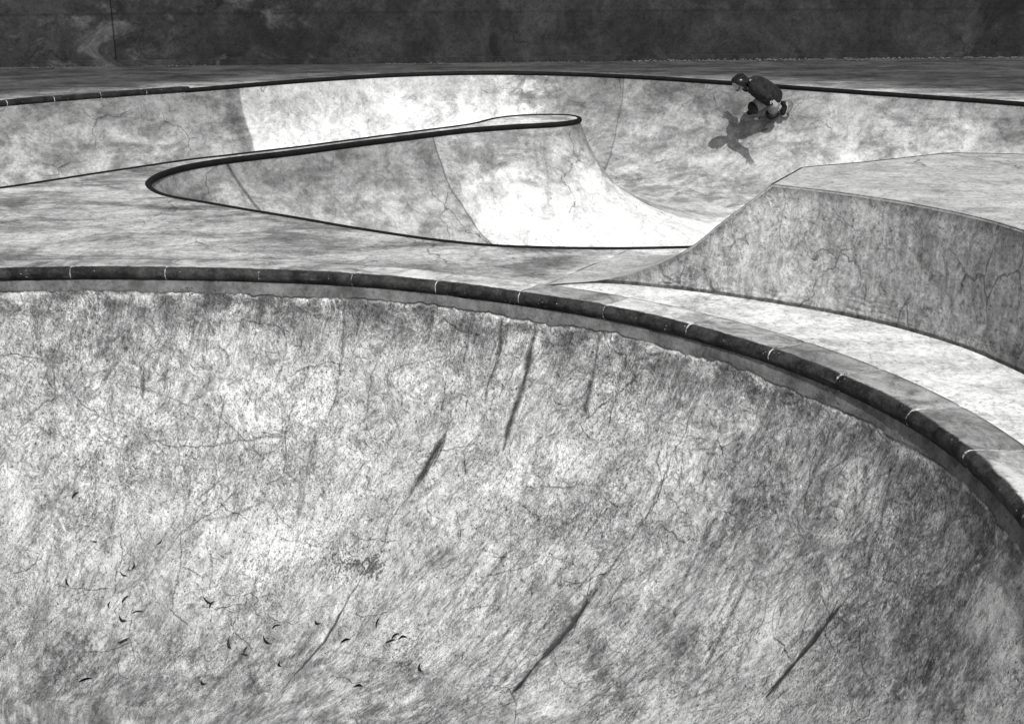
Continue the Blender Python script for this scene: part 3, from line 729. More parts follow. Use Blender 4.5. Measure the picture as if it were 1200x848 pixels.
pipe(mid_full, 'steel_coping', 'black steel coping pipe round the pocket, the narrow tongue and the middle deck')
farp = far[far[:, 0] > onz(214, 105)[0]]
pipe(farp, 'steel_coping', 'long black steel coping pipe along the far bowl rim behind the skater')

# ================================================================== POOL COPING BLOCKS
def mat_block(name, base, nosev):
    g = NG(name, 0.7, 0.10)
    r = g.attr('prof')
    t, h = grit(g, None, 1.6)
    big = g.noise(2.2, 5, 0.6, 0.6)
    oi = g.n('ShaderNodeObjectInfo').outputs['Random']
    base_v = g.mul(g.ramp(oi, 0, 1, base * 0.6, base * 1.4, False), 1.0)
    blot = g.ramp(g.noise(3.5, 8, 0.74, 0.6), 0.38, 0.60, 0.45, 1.2)
    top = g.mul(g.mul(base_v, blot), g.add(1.0, g.add(g.mul(t, 0.8), g.mul(g.sub(big, 0.5), 1.5))))
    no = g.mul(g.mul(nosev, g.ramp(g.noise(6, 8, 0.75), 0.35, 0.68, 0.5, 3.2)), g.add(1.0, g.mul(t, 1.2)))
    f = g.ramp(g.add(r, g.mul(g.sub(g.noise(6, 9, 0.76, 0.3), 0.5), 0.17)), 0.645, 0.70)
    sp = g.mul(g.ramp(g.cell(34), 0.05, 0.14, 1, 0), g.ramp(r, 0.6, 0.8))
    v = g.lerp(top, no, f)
    v = g.lerp(v, 0.35, g.mul(sp, g.ramp(g.noise(7, 3), 0.5, 0.6)))
    pit = g.mul(g.ramp(g.cell(48, g.warp(30, .02)), .12, .3, 1, 0), g.ramp(g.noise(9, 4, .6), .48, .58)); v = g.mul(v, g.lerp(1.0, .35, pit))
    h = g.sub(h, g.mul(pit, .5))
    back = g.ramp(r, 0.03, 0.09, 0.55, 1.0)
    return g.finish(g.mul(v, back), h, 0.5, 0.008)
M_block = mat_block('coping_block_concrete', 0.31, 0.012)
M_block2 = mat_block('stained_block_concrete', 0.04, 0.006)
def mat_mortar():
    g = NG('pale_mortar', 0.9, 0.1); r = g.attr('prof')
    n = g.ramp(g.noise(14, 6, 0.7), 0.42, 0.58)
    v = g.lerp(g.lerp(0.16, 0.30, n), g.lerp(0.03, 0.48, n), g.ramp(r, 0.5, 0.7))
    return g.finish(v, n, 0.3, 0.004)
M_mortar = mat_mortar()
def block_section(width):
    """(inward offset, z, profile param)"""
    s = [(-width, -0.10), (-width, 0.006), (-width + .008, 0.013)]
    for k in range(1, 6): s.append((-width + .01 + (width - 0.085) * k / 5, 0.014 + 0.018 * (k / 5) ** 1.5))
    # bullnose
    for k in range(1, 12):
        a = R(90 - k * 15); s.append((-0.044 + 0.044 * math.cos(a), -0.012 + 0.044 * math.sin(a)))
    s += [(-0.030, -0.062), (-0.036, -0.085), (-0.06, -0.10)]
    s = np.array(s); L = np.concatenate([[0], np.cumsum(np.linalg.norm(np.diff(s, axis=0), axis=1))])
    return s, (L - L[1]) / (L[-3] - L[1])
def sweep_block(name, curve, normals, a, b, width, mat, parent, lens, grow=0.0, rough=0.0030, seed=0):
    m_ = max(4, int((b - a) / 0.025)); us_ = np.linspace(a, b, m_ + 1)
    X = np.stack([np.interp(us_, lens, curve[:, k]) for k in range(2)], 1); N = np.stack([np.interp(us_, lens, normals[:, k]) for k in range(2)], 1)
    N /= np.linalg.norm(N, axis=1)[:, None]
    sec, prm = block_section(width); ns = len(sec); V = []; A = []
    for i in range(m_ + 1):
        end = min(us_[i] - a, b - us_[i]); ch = 0.006 if end < 1e-6 else 0.0
        for k, (o_, z) in enumerate(sec):
            o2 = o_ + grow - ch * (1 if k > 2 else 0); z2 = z + grow * .6 - ch
            nz = (fbm(np.array([us_[i] * 9.0]), np.array([k * 0.7 + seed]), 3, seed)[0] - .5) * rough * 5
            p = X[i] + N[i] * (o2 + nz); V.append((p[0], p[1], z2 + nz * .5)); A.append(prm[k])
    F = []
    for i in range(m_):
        for k in range(ns):
            j = (k + 1) % ns; F.append((i * ns + k, i * ns + j, (i + 1) * ns + j, (i + 1) * ns + k))
    F += [tuple(range(ns))[::-1], tuple(m_ * ns + k for k in range(ns))]
    o = mesh_pd(name, V, F, mat, parent); fattr(o.data, 'prof', A); autosmooth(o, 55)
    return o
def near_coping():
    root = empty('pool_coping', (float(rim1[:, 0].mean()), float(rim1[:, 1].mean()), 0))
    tag(root, 'curved rim of worn concrete pool coping blocks round the near bowl', 'coping')
    P = np.vstack([loop1, loop1[:1]]); N = np.vstack([nin_l1, nin_l1[:1]])
    L = np.concatenate([[0], np.cumsum(np.linalg.norm(np.diff(P, axis=0), axis=1))])
    qx, qy = project(np.column_stack([P, np.full(len(P), 0.0)]))
    frm = np.where(P[:, 1] > 4.0)[0]
    jx = [78, 192, 302, 408, 510, 610, 708, 805, 896, 980, 1058, 1130]
    js = [L[frm[np.argmin(np.abs(qx[frm] - x))]] for x in jx]
    print('block lengths', np.round(np.diff(js), 2))
    step = -0.62 if js[1] < js[0] else 0.62
    js = sorted(js); tot = L[-1]
    pre = js[0] - 0.64 * np.arange(1, 4)[::-1]; 
    start, end = js[0], js[-1]
    rest = tot - (end - start); k = max(1, int(round(rest / 0.62)))
    allj = js + [end + rest * i / k for i in range(1, k)]
    gap = 0.0028
    L2 = np.concatenate([L[:-1], L + tot]); P2 = np.vstack([P[:-1], P]); N2 = np.vstack([N[:-1], N])
    allj.append(start + tot)
    for i in range(len(allj) - 1):
        a, b = allj[i], allj[i + 1]
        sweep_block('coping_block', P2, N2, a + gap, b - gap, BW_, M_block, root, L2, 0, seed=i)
        sweep_block('mortar_joint', P2, N2, b - gap, b + gap, BW_, M_mortar, root, np.concatenate([L2, L2[-1:]]) if False else L2, -0.004, seed=i + 50)
    return root
near_coping()
def far_coping():
    F_ = far[(far[:, 0] < onz(222, 105)[0]) & (far[:, 0] > -12)]
    if F_[0, 0] < F_[-1, 0]: F_ = F_[::-1]
    tan = np.gradient(F_, axis=0); tan /= np.linalg.norm(tan, axis=1)[:, None]
    N = np.stack([tan[:, 1], -tan[:, 0]], 1)
    if N[:, 1].mean() > 0: N = -N
    L = np.concatenate([[0], np.cumsum(np.linalg.norm(np.diff(F_, axis=0), axis=1))])
    root = empty('pool_coping', (float(F_[0, 0]), float(F_[0, 1]), 0))
    tag(root, 'dark stained coping blocks at the left end of the far bowl rim', 'coping')
    a = 0; i = 0
    while a + .3 < L[-1]:
        b = min(a + 0.62, L[-1])
        sweep_block('coping_block', F_ + N * 0.02, N, a + .004, b - .004, 0.28, M_block2, root, L, 0.004, seed=i)
        sweep_block('mortar_joint', F_ + N * 0.02, N, b - .004, min(b + .004, L[-1]), 0.28, M_mortar, root, L, 0.0, seed=i + 90)
        a = b; i += 1
far_coping()

# ================================================================== QUARTER PIPE on the right
def quarter_pipe():
    HT = 0.745
    root = empty('quarter_pipe', (1.9, 7.6, 0)); tag(root, 'grey stained concrete quarter pipe with flat top standing on the deck at the right', 'ramp')
    base_px = [(640, 335), (700, 331), (750, 334.5), (815, 341.5), (880, 351), (960, 364), (1037, 380), (1095, 396), (1140, 411), (1200, 438), (1260, 472)]
    B = np.array([onz(*p)[:2] for p in base_px]); B = smooth_open(resample(B, 0.04), 10)
    L = np.concatenate([[0], np.cumsum(np.linalg.norm(np.diff(B, axis=0), axis=1))])
    # profile height along the near edge: lift each base point to the surveyed silhouette
    sil = [(650, 334), (700, 330.5), (735, 324), (770, 312), (800, 297), (820, 284), (845, 261), (868, 237), (887, 216.5)]
    sx = np.array([s[0] for s in sil], float); sy = np.array([s[1] for s in sil], float)
    z = np.zeros(len(B))
    for i, p in enumerate(B):
        bx, by = project(np.array([p[0], p[1], 0.0]))
        # find z so that the point lies on the silhouette polyline
        for zz in np.linspace(0, HT, 120):
            qx, qy = project(np.array([p[0], p[1], zz]))
            if qx > 890 or (qx > 640 and qy <= np.interp(qx, sx, sy)):
                z[i] = zz if qx <= 892 else HT; break
        else: z[i] = HT
    k0 = int(np.argmax(z >= HT - 0.03)); z[k0:] = HT
    z[:k0 + 1] = np.maximum.accumulate(z[:k0 + 1]); z[:k0 - 3] = smooth_open(z[:k0 - 3], 4)
    kk = max(0, k0 - 9); z[kk:k0 + 1] = np.linspace(z[kk], HT, k0 + 1 - kk); z[0] = 0
    print('ramp lip', B[k0], z[k0], 'base0', B[0])
    back_dir = np.array([.56, .83])
    # back edge of the riding surface and top
    lipB = onz(940, 197, HT)[:2]; topB = [lipB, onz(1020, 190, HT)[:2], onz(1110, 180, HT)[:2], onz(1150, 180.5, HT)[:2], onz(1260, 183, HT)[:2]]
    apronB = onz(735, 294.5)[:2]
    # riding surface: loft between near edge and far edge
    n = k0 + 1; u = L[:n] / L[n - 1]
    far_e = apronB[None] + (lipB - apronB)[None] * u[:, None]
    V = []; F = []; m_ = 12
    for j in range(m_ + 1):
        f = j / m_
        for i in range(n):
            p = B[i] * (1 - f) + far_e[i] * f; V.append((p[0], p[1], z[i] + 0.004))
    for j in range(m_):
        for i in range(n - 1): F.append((j * n + i, j * n + i + 1, (j + 1) * n + i + 1, (j + 1) * n + i))
    mesh_pd('riding_surface', V, F, M_ramp_top, root)
    # side wall facing the camera, slightly uneven, dirt band at the foot is in its material
    Vs = []; Fs = []; A = []; rows = 24
    N = np.gradient(B, axis=0); N /= np.linalg.norm(N, axis=1)[:, None]; N = np.stack([N[:, 1], -N[:, 0]], 1)
    for i in range(len(B)):
        for r_ in range(rows + 1):
            f = r_ / rows; zz = -0.02 + (z[i] + 0.024) * f
            bul = (fbm(np.array([L[i] * 2.5]), np.array([zz * 2.5]), 3, 77)[0] - .5) * .02 * min(1, z[i] * 4) * math.sin(math.pi * min(1, f))
            p = B[i] + N[i] * (0.002 + bul); Vs.append((p[0], p[1], zz)); A.append(z[i] - zz)
    for i in range(len(B) - 1):
        for r_ in range(rows): a = i * (rows + 1) + r_; Fs.append((a, a + rows + 1, a + rows + 2, a + 1))
    sw = mesh_pd('side_wall', Vs, Fs, M_ramp_side, root); fattr(sw.data, 'below', A)
    # worn rounded arris along the lip
    k1 = max(0, k0 - 14); Lp3 = np.column_stack([B[k1:] - N[k1:] * 0.010, z[k1:] - 0.008])
    Vt_, Ft_ = tube_along(Lp3, 0.0135, 10); wo_ = mesh_pd('worn_edge', Vt_, Ft_, M_ramp_side2, root); autosmooth(wo_, 60)
    # thin dark bar along the lip and back edge of the top
    Ea = np.vstack([resample([B[k0], lipB], .08), resample(np.array(topB), .08)[1:]]); Va_, Fa_ = tube_along(np.column_stack([Ea, np.full(len(Ea), HT - .003)]), .010, 8)
    mesh_pd('edge_trim', Va_, Fa_, M_steel, root)
    # flat top
    topF = B[k0:]
    tb = resample(np.array(topB), 0.1)
    poly = list(topF) + list(tb[::-1])
    Vt = [(p[0], p[1], HT + 0.004) for p in poly]
    # rounded worn arris along the edges: inset ring
    bm = bmesh.new(); vs = [bm.verts.new(v) for v in Vt]; f = bm.faces.new(vs)
    if f.normal.z < 0: f.normal_flip()
    bmesh.ops.triangulate(bm, faces=bm.faces[:])
    mesh_bm('platform', bm, M_ramp_top, root, False)
    # back wall closing the block behind
    chain = [apronB] + [lipB] + list(tb[1:])
    zt = [0.0] + [HT] * (len(chain) - 1)
    far_l = list(far_e) + list(tb[1:]); zt = list(z[:n]) + [HT] * (len(tb) - 1)
    Vb = []; Fb = []
    for p, zz in zip(far_l, zt): Vb += [(p[0], p[1], -0.02), (p[0], p[1], zz + 0.004)]
    for i in range(len(far_l) - 1): Fb.append((2 * i, 2 * i + 1, 2 * i + 3, 2 * i + 2))
    e0 = len(Vb); Vb += [(B[-1][0], B[-1][1], -.02), (B[-1][0], B[-1][1], HT + .004)]; Fb.append((e0 - 2, e0 - 1, e0 + 1, e0))
    mesh_pd('back_wall', Vb, Fb, M_ramp_side2, root, False)
def side_extra(g, val, h, t):
    x, y, z = g.xyz()
    st = g.noise(1.0, 6, 0.7, 0.5, g.mapping(g.warp(3, .25), (26, 26, 3)))
    val = g.mul(val, g.ramp(st, 0.35, 0.65, 0.72, 1.25))
    hz = g.noise(1.0, 4, 0.6, 0.2, g.mapping(g.warp(6, .08), (3, 3, 60)))
    foot = g.ramp(g.add(z, g.mul(g.sub(g.noise(3, 5, 0.65), .5), .3)), 0.02, 0.28, 1, 0)
    val = g.mul(val, g.lerp(1.0, g.ramp(hz, .38, .6, .55, 1.05), g.mul(foot, g.ramp(g.noise(2.5, 5, .7), .42, .58))))
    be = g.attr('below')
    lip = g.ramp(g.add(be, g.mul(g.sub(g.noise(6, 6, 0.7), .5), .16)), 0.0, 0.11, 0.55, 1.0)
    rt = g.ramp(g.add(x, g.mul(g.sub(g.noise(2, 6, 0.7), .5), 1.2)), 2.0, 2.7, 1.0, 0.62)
    cr = g.edge(4.2, g.warp(5, .22, g.mapping(g.P, (1, 1, .55)), 6)); cm = g.ramp(g.noise(2, 3), .46, .58)
    val = g.mul(val, g.lerp(1.0, .45, g.mul(g.ramp(cr, .008, .03, 1, 0), cm)))
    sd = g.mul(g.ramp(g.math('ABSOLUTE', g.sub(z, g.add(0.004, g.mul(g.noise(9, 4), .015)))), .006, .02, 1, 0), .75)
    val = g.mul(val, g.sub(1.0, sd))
    return g.mul(g.mul(val, lip), rt), h
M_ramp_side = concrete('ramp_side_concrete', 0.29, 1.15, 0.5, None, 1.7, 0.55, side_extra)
M_ramp_side2 = concrete('ramp_back_concrete', 0.28, 0.8, 0.4, None, 1.5, 0.4)
M_ramp_top = concrete('ramp_top_concrete', 0.29, 0.75, 0.42, ((2, 7, 2), (0, 0, R(20))), 1.3, 0.3)
quarter_pipe()

# ================================================================== BOUNDARY WALL behind the far deck
def boundary_wall():
    root = empty('boundary_wall', (0, 23.6, 0)); tag(root, 'long dark stained boundary wall behind the far deck', 'wall')
    def ex(g, val, h, t):
        x, y, z = g.xyz()
        dr = g.noise(1.0, 6, 0.7, 0.6, g.mapping(g.warp(1.2, .5), (1.1, 1.1, .8)))
        pt = g.ramp(g.noise(0.9, 6, 0.7, 1.2, g.mapping(g.P, (1, 1, 1.6), loc=(4, 0, 2))), 0.5, 0.68)
        fw_ = g.ramp(g.math('ABSOLUTE', g.sub(g.math('FRACT', g.mul(z, 1.25)), .5)), .46, .495, 1.0, .70)
        v = g.mul(g.mul(val, g.ramp(dr, .34, .66, .55, 1.4)), fw_)
        v = g.add(v, g.mul(pt, g.mul(g.ramp(x, -4.5, -1.5, .075, .012), g.add(.6, t))))
        return v, h
    M = concrete('wall_concrete', 0.017, 1.0, 0.5, None, 0.8, 0.5, ex)
    yl = onz(59, 81)[1]; yr = onz(1140, 74)[1]
    print('wall y', yl, yr)
    ya, yb = 20.9, 22.4
    def yat(x): return ya + (yb - ya) * (x + 8) / 16
    bm = bmesh.new()
    def slab(bm, x0, x1, z0, z1, th, off):
        y0, y1 = yat(x0), yat(x1)
        vs = [bm.verts.new(p) for p in [(x0, y0 - off, z0), (x1, y1 - off, z0), (x1, y1 - off + th, z0), (x0, y0 - off + th, z0), (x0, y0 - off, z1), (x1, y1 - off, z1), (x1, y1 - off + th, z1), (x0, y0 - off + th, z1)]]
        for f in [(0, 1, 5, 4), (1, 2, 6, 5), (2, 3, 7, 6), (3, 0, 4, 7), (4, 5, 6, 7), (3, 2, 1, 0)]: bm.faces.new([vs[i] for i in f])
    slab(bm, -40, 40, -0.02, 2.5, .2, 0)
    w = mesh_bm('wall_panel', bm, M, root, False)
    bm = bmesh.new(); slab(bm, -40, 40, 2.5, 2.6, .3, .05); mesh_bm('wall_cap', bm, M, root, False)
    for x in (onz(131, 75)[0] * 0.985, 9.4, -11.9, -17.3, 14.9, 20.3):
        bm = bmesh.new(); slab(bm, x - .07, x + .07, -.02, 2.496, .12, .07); bmesh.ops.bevel(bm, geom=bm.edges[:], offset=.012, segments=2)
        mesh_bm('pilaster', bm, M, root, False)
    bm = bmesh.new(); slab(bm, -40, 40, -.02, .09, .10, .10); bmesh.ops.bevel(bm, geom=bm.edges[:], offset=.015, segments=1)
    mesh_bm('plinth', bm, M, root, False)
boundary_wall()
def litter():
    bm = bmesh.new(); rng = random.Random(3)
    for _ in range(1400):
        x = rng.uniform(-9, 10); y = 20.9 + (x + 8) / 16 * 1.5 - .14 - abs(rng.gauss(0, .16)); s_ = rng.uniform(.008, .035) * (1.0 if x > 2 else .6); a = rng.uniform(0, 6.28); z = .004 + rng.random() * .012
        if vnoise(np.array([x * 1.3]), np.array([2.0]), 8)[0] < .35: continue
        c, d = math.cos(a), math.sin(a)
        p = [bm.verts.new((x + (c * i - d * j) * s_, y + (d * i + c * j) * s_, z + k * s_)) for i, j, k in ((-1, 0, 0), (0, -.45, .25), (1, 0, .1), (0, .45, .3))]
        q = bm.verts.new((x, y, z + .6 * s_)); 
        for k in range(4): bm.faces.new((p[k], p[(k + 1) % 4], q))
    o = mesh_bm('leaf_litter', bm, simple('dry_litter', .085, .9, .1, .6, 40), None, False); tag(o, kind='stuff')
litter()

# ================================================================== SKATER
def skin_data(name, verts, edges, radii, root=0, sub=2):
    me = bpy.data.meshes.new(name); me.from_pydata([tuple(map(float, v)) for v in verts], edges, []); me.update()
    o = bpy.data.objects.new(name, me); COL.objects.link(o)
    m = o.modifiers.new('skin', 'SKIN'); m.use_smooth_shade = True; m.branch_smoothing = 0.3
    sv = me.skin_vertices[0].data
    for i, r in enumerate(radii):
        sv[i].radius = (r, r) if isinstance(r, float) else r; sv[i].use_root = (i == root)
    ss = o.modifiers.new('sub', 'SUBSURF'); ss.levels = sub; ss.render_levels = sub
    dg = bpy.context.evaluated_depsgraph_get(); dg.update()
    out = bpy.data.meshes.new_from_object(o.evaluated_get(dg))
    bpy.data.objects.remove(o); bpy.data.meshes.remove(me)
    return out
def chain(pts, radii, name='chain', sub=2):
    return skin_data(name, pts, [(i, i + 1) for i in range(len(pts) - 1)], radii, 0, sub)
def joined(meshes):
    bm = bmesh.new()
    for m in meshes: bm.from_mesh(m)
    for m in meshes: bpy.data.meshes.remove(m)
    return bm
def unit(v): v = np.array(v, float); return v / np.linalg.norm(v)

M_skin = simple('skin', 0.20, 0.55, 0.3, 0.12, 30)
M_shirt = simple('dark_cotton', 0.018, 0.9, 0.05, 0.45, 14)
M_jeans = simple('washed_denim', 0.15, 0.9, 0.1, 0.30, 25)
M_pad = simple('black_pad', 0.008, 0.6, 0.15, 0.4, 30)
M_helm = simple('black_helmet_shell', 0.006, 0.25, 0.22, 0.2, 10)
M_white = simple('white_plastic', 0.6, 0.5, 0.4, 0.1, 10)
M_shoe = simple('black_suede', 0.010, 0.9, 0.08, 0.4, 40)
M_sole = simple('grey_rubber', 0.25, 0.8, 0.2, 0.2, 40)
M_hair = simple('dark_hair', 0.02, 0.7, 0.3, 0.4, 90)
M_grip = simple('worn_griptape', 0.17, 0.95, 0.1, 0.45, 30)
M_wood = simple('maple_edge', 0.10, 0.6, 0.3, 0.3, 20)
M_alu = simple('truck_metal', 0.30, 0.4, 0.5, 0.2, 20, 0.8)
M_wheel = simple('urethane', 0.45, 0.5, 0.4, 0.15, 20)

YR = float(onz(900, 99)[1])
def J(px, py, n): return ony(px, py, YR - n)

# --- board on the wall
hN, nN = hit2(877, 135); hT, nT = hit2(931, 129); hC, nC = hit2(904, 131)
bx = unit(hT - hN)                      # nose -> tail
bz = unit(nC if nC[1] < 0 else -nC); bz = unit(bz - bx * np.dot(bz, bx)); by = np.cross(bz, bx)
BL = 0.72
bc = hC + bz * 0.001
def BP(x, y, z): return bc + bx * x + by * y + bz * z
print('board len', np.linalg.norm(hT - hN), 'normal', bz, 'at', bc)
def build_board():
    root = empty('skateboard', bc); tag(root, 'worn skateboard under the skater, rolling along the far bowl wall', 'skateboard')
    hw = 0.10; zt = 0.098; xs = np.linspace(-BL / 2, BL / 2, 41); V = []; A = []
    prof = []
    for x in xs:
        e = max(0, abs(x) - (BL / 2 - 0.17)); kick = 0.52 * max(0, e - .01) ** 1.25
        r = max(0, abs(x) - (BL / 2 - 0.11)) / 0.11; w = hw * math.sqrt(max(0.0, 1 - r * r * 0.97))
        prof.append((x, kick, max(w, .012)))
    n = 9
    def sheet(dz, shrink=0.0):
        rows = []
        for x, k, w in prof:
            rows.append([BP(x, (w - shrink) * t, zt + k + dz + 0.008 * t * t) for t in np.linspace(-1, 1, n)])
        return rows
    top = sheet(0.006); bot = sheet(-0.006)
    V = [p for r in top for p in r] + [p for r in bot for p in r]; m = len(prof); o_ = m * n; F = []
    for i in range(m - 1):
        for j in range(n - 1):
            a = i * n + j; F.append((a, a + 1, a + n + 1, a + n)); F.append((o_ + a, o_ + a + n, o_ + a + n + 1, o_ + a + 1))
        a = i * n; F.append((a, a + n, o_ + a + n, o_ + a)); a = i * n + n - 1; F.append((a, o_ + a, o_ + a + n, a + n))
    for j in range(n - 1): F.append((j, o_ + j, o_ + j + 1, j + 1)); a = (m - 1) * n + j; F.append((a, a + 1, o_ + a + 1, o_ + a))
    d = mesh_pd('deck', V, F, M_wood, root); autosmooth(d, 40)
    g_ = sheet(0.0085, 0.004); V = [p for r in g_ for p in r]; F = [(i * n + j, i * n + j + 1, (i + 1) * n + j + 1, (i + 1) * n + j) for i in range(m - 1) for j in range(n - 1)]
    mesh_pd('grip_tape', V, F, M_grip, d)
    def cyl(bm, p, q, r, seg=16, r2=None):
        p = np.array(p); q = np.array(q); ax = unit(q - p); s_ = unit(np.cross(ax, bz if abs(np.dot(ax, bz)) < .9 else bx)); t_ = np.cross(ax, s_)
        rings = []
        L_ = np.linalg.norm(q - p)
        for f, rr in ((0, r * .8), (.12, r), (.88, (r2 or r)), (1, (r2 or r) * .8)):
            rings.append([bm.verts.new(p + ax * L_ * f + rr * (math.cos(2 * math.pi * k / seg) * s_ + math.sin(2 * math.pi * k / seg) * t_)) for k in range(seg)])
        for a, b in zip(rings, rings[1:]):
            for k in range(seg): bm.faces.new((a[k], a[(k + 1) % seg], b[(k + 1) % seg], b[k]))
        bm.faces.new(rings[0]); bm.faces.new(rings[-1][::-1])
    for sx in (-1, 1):
        x = sx * 0.21
        bm = bmesh.new(); cyl(bm, BP(x, -.075, .03), BP(x, .075, .03), .011); cyl(bm, BP(x, 0, .03), BP(x + sx * .02, 0, .09), .026, 12, .02)
        cyl(bm, BP(x - .035, 0, .084), BP(x + .045, 0, .084), .024, 8)
        tr = mesh_bm('truck', bm, M_alu, root); autosmooth(tr, 40)
        for sy in (-1, 1):
            bm = bmesh.new(); cyl(bm, BP(x, sy * .072, .030), BP(x, sy * .108, .030), .029, 20); w = mesh_bm('wheel', bm, M_wheel, tr); autosmooth(w, 40)
    return root
build_board()

def build_skater():
    hip = J(905, 113.5, .55)
    hipN = J(908, 115, .62); hipF = J(902, 113, .46)
    mid_ = J(895, 106, .68); chest = J(884, 99, .82); neck = J(877, 97.5, .92)
    shN = J(882.5, 102, 1.04); elN = J(897.5, 111.5, 1.21); wrN = J(904.5, 117.5, 1.36)
    shF = J(877.5, 97, .72); elF = J(874.5, 103, .46); wrF = J(868, 100, .36)
    ftF = BP(-.19, .05, .13); ftR = BP(.24, .0, .135)
    knF = J(883.5, 126, .60); knR = J(904.5, 132.5, .52)
    anF = ftF + bz * .07 + bx * .04; anR = ftR + bz * .07 - bx * .03
    head = J(867, 97.6, .97); chin = J(865.8, 105.8, .955)
    # body (one mesh): pelvis root
    V = [hip, mid_, chest, neck, unit(head - neck) * 0.02 + head * .5 + neck * .5, hipF, hipF * .5 + knF * .5, knF, anF, hipN, hipN * .5 + knR * .5, knR, anR,
         shF, elF, wrF, shN, elN, wrN]
    E = [(0, 1), (1, 2), (2, 3), (3, 4), (0, 5), (5, 6), (6, 7), (7, 8), (0, 9), (9, 10), (10, 11), (11, 12), (2, 13), (13, 14), (14, 15), (2, 16), (16, 17), (17, 18)]
    r = [.11, .115, .12, .055, .05, .085, .078, .056, .036, .085, .078, .056, .036, .05, .037, .026, .05, .037, .026]
    parts = [skin_data('body', V, E, [float(a) for a in r], 0, 2)]
    # head: shaped sphere with nose, chin, ears; faces left and slightly down
    up = unit(head - chin); fw = unit(np.array([-1.0, -0.12, -0.35])); fw = unit(fw - up * np.dot(fw, up)); sd = np.cross(up, fw)
    bm = bmesh.new(); bmesh.ops.create_uvsphere(bm, u_segments=32, v_segments=24, radius=1)
    for v in bm.verts:
        x, y, z = v.co                                    # x forward, y side, z up
        jaw = sstep(0.1, -0.9, np.array(z)); sx = .086; sy = .070 * (1 - .28 * jaw); sz = .115
        px_ = x * sx + (0.012 * jaw if x > 0 else -0.02 * jaw * -1)
        nose = math.exp(-((y / .22) ** 2 + ((z + .12) / .22) ** 2)) * (1 if x > .5 else 0)
        brow = math.exp(-((z - .18) / .12) ** 2) * (1 if x > .6 else 0) * .006
        eye = -sum(math.exp(-(((y - s_ * .38) / .14) ** 2 + ((z - .04) / .11) ** 2)) for s_ in (-1, 1)) * (1 if x > .5 else 0) * .010
        mouth = (math.exp(-((y / .3) ** 2 + ((z + .52) / .07) ** 2)) * .006 - math.exp(-((y / .3) ** 2 + ((z + .45) / .03) ** 2)) * .004) * (1 if x > .5 else 0)
        px_ += nose * .026 + brow + eye + mouth
        py_ = y * sy; pz_ = z * sz
        ear = math.exp(-(((x + .05) / .13) ** 2 + ((z + .02) / .2) ** 2)) * (1 if abs(y) > .8 else 0); py_ += math.copysign(ear * .018, y)
        v.co = Vector(head + fw * px_ + sd * py_ + up * pz_)
    hm = bpy.data.meshes.new('head'); bm.to_mesh(hm); bm.free(); parts.append(hm)
    # hands: palm and five bent fingers each
    def hand(w, e, curl_dir, side, s_=1):
        d = unit(w - e); c = unit(curl_dir - d * np.dot(curl_dir, d)); b = np.cross(d, c) * s_
        pm = w + d * .045
        ms = [chain([w - d * .02, w + d * .02, pm + d * .03], [.024, (.018, .034) if False else .028, .026], 'palm', 2)]
        for k, (o_, ln) in enumerate(((-.027, .062), (-.009, .075), (.009, .07), (.026, .055))):
            p0 = pm + b * o_; p1 = pm + d * .042 + b * o_ * 1.1; p2 = p1 + (d * .9 + c * .35) * ln * .45; p3 = p2 + (d * .55 + c * .8) * ln * .35; p4 = p3 + (d * .2 + c * .95) * ln * .25
            ms.append(chain([p0, p1, p2, p3, p4], [.010, .0095, .009, .008, .007], 'finger', 1))
        t0 = w + d * .03 - b * .015; ms.append(chain([t0, t0 - b * .028 + d * .018, t0 - b * .042 + d * .045 + c * .012, t0 - b * .044 + d * .065 + c * .022], [.011, .011, .009, .008], 'thumb', 1))
        return ms
    parts += hand(wrN, elN, np.array([-.3, .6, -.5]), 1) + hand(wrF, elF, np.array([0, .5, -.8]), 1, -1)
    body = mesh_bm('person', joined(parts), M_skin)
    tag(body, 'crouching skater in dark shirt, pale trousers, knee pads and black helmet riding the far wall', 'person')
    def cloth(name, meshes, mat): return mesh_bm(name, joined(meshes), mat, body)
    # shirt
    cuffN = elN + (wrN - elN) * .85; cuffF = elF + (wrF - elF) * .85
    tail = hip + (hip - mid_) * .42
    cloth('shirt', [chain([tail, hip, mid_, chest, neck * .45 + chest * .55], [.150, .165, .166, .158, .09], 'shirt'),
                    chain([chest, shF, shF * .4 + elF * .6, elF, cuffF], [.09, .085, .066, .056, .046], 'sleeve'), chain([chest, shN, shN * .4 + elN * .6, elN, cuffN], [.09, .088, .068, .058, .048], 'sleeve')], M_shirt)
    cloth('collar', [chain([neck * .6 + chest * .4, neck * .8 + chest * .2], [.075, .066], 'collar', 2)], M_skin if False else M_jeans)
    # trousers down to the shins
    shF_ = knF + (anF - knF) * .75; shR_ = knR + (anR - knR) * .75
    cloth('trousers', [chain([hip + (mid_ - hip) * .2, hip, hip + (hip - mid_) * .5], [.13, .15, .13], 'seat'),
                       chain([hipF, hipF * .5 + knF * .5, knF, shF_], [.12, .105, .088, .066], 'leg'), chain([hipN, hipN * .5 + knR * .5, knR, shR_], [.11, .098, .082, .064], 'leg')], M_jeans)
    # pads
    for kn, hp, an in ((knF, hipF, anF), (knR, hipN, anR)):
        fwd = unit(kn - (hp + an) / 2); dn = unit(an - kn)
        th = unit(hp - kn)
        cloth('knee_pad', [chain([kn + th * .055 + fwd * .02, kn + fwd * .035, kn + dn * .05 + fwd * .03, kn + dn * .12 + fwd * .02], [.098, .104, .098, .080], 'pad', 2)], M_pad)
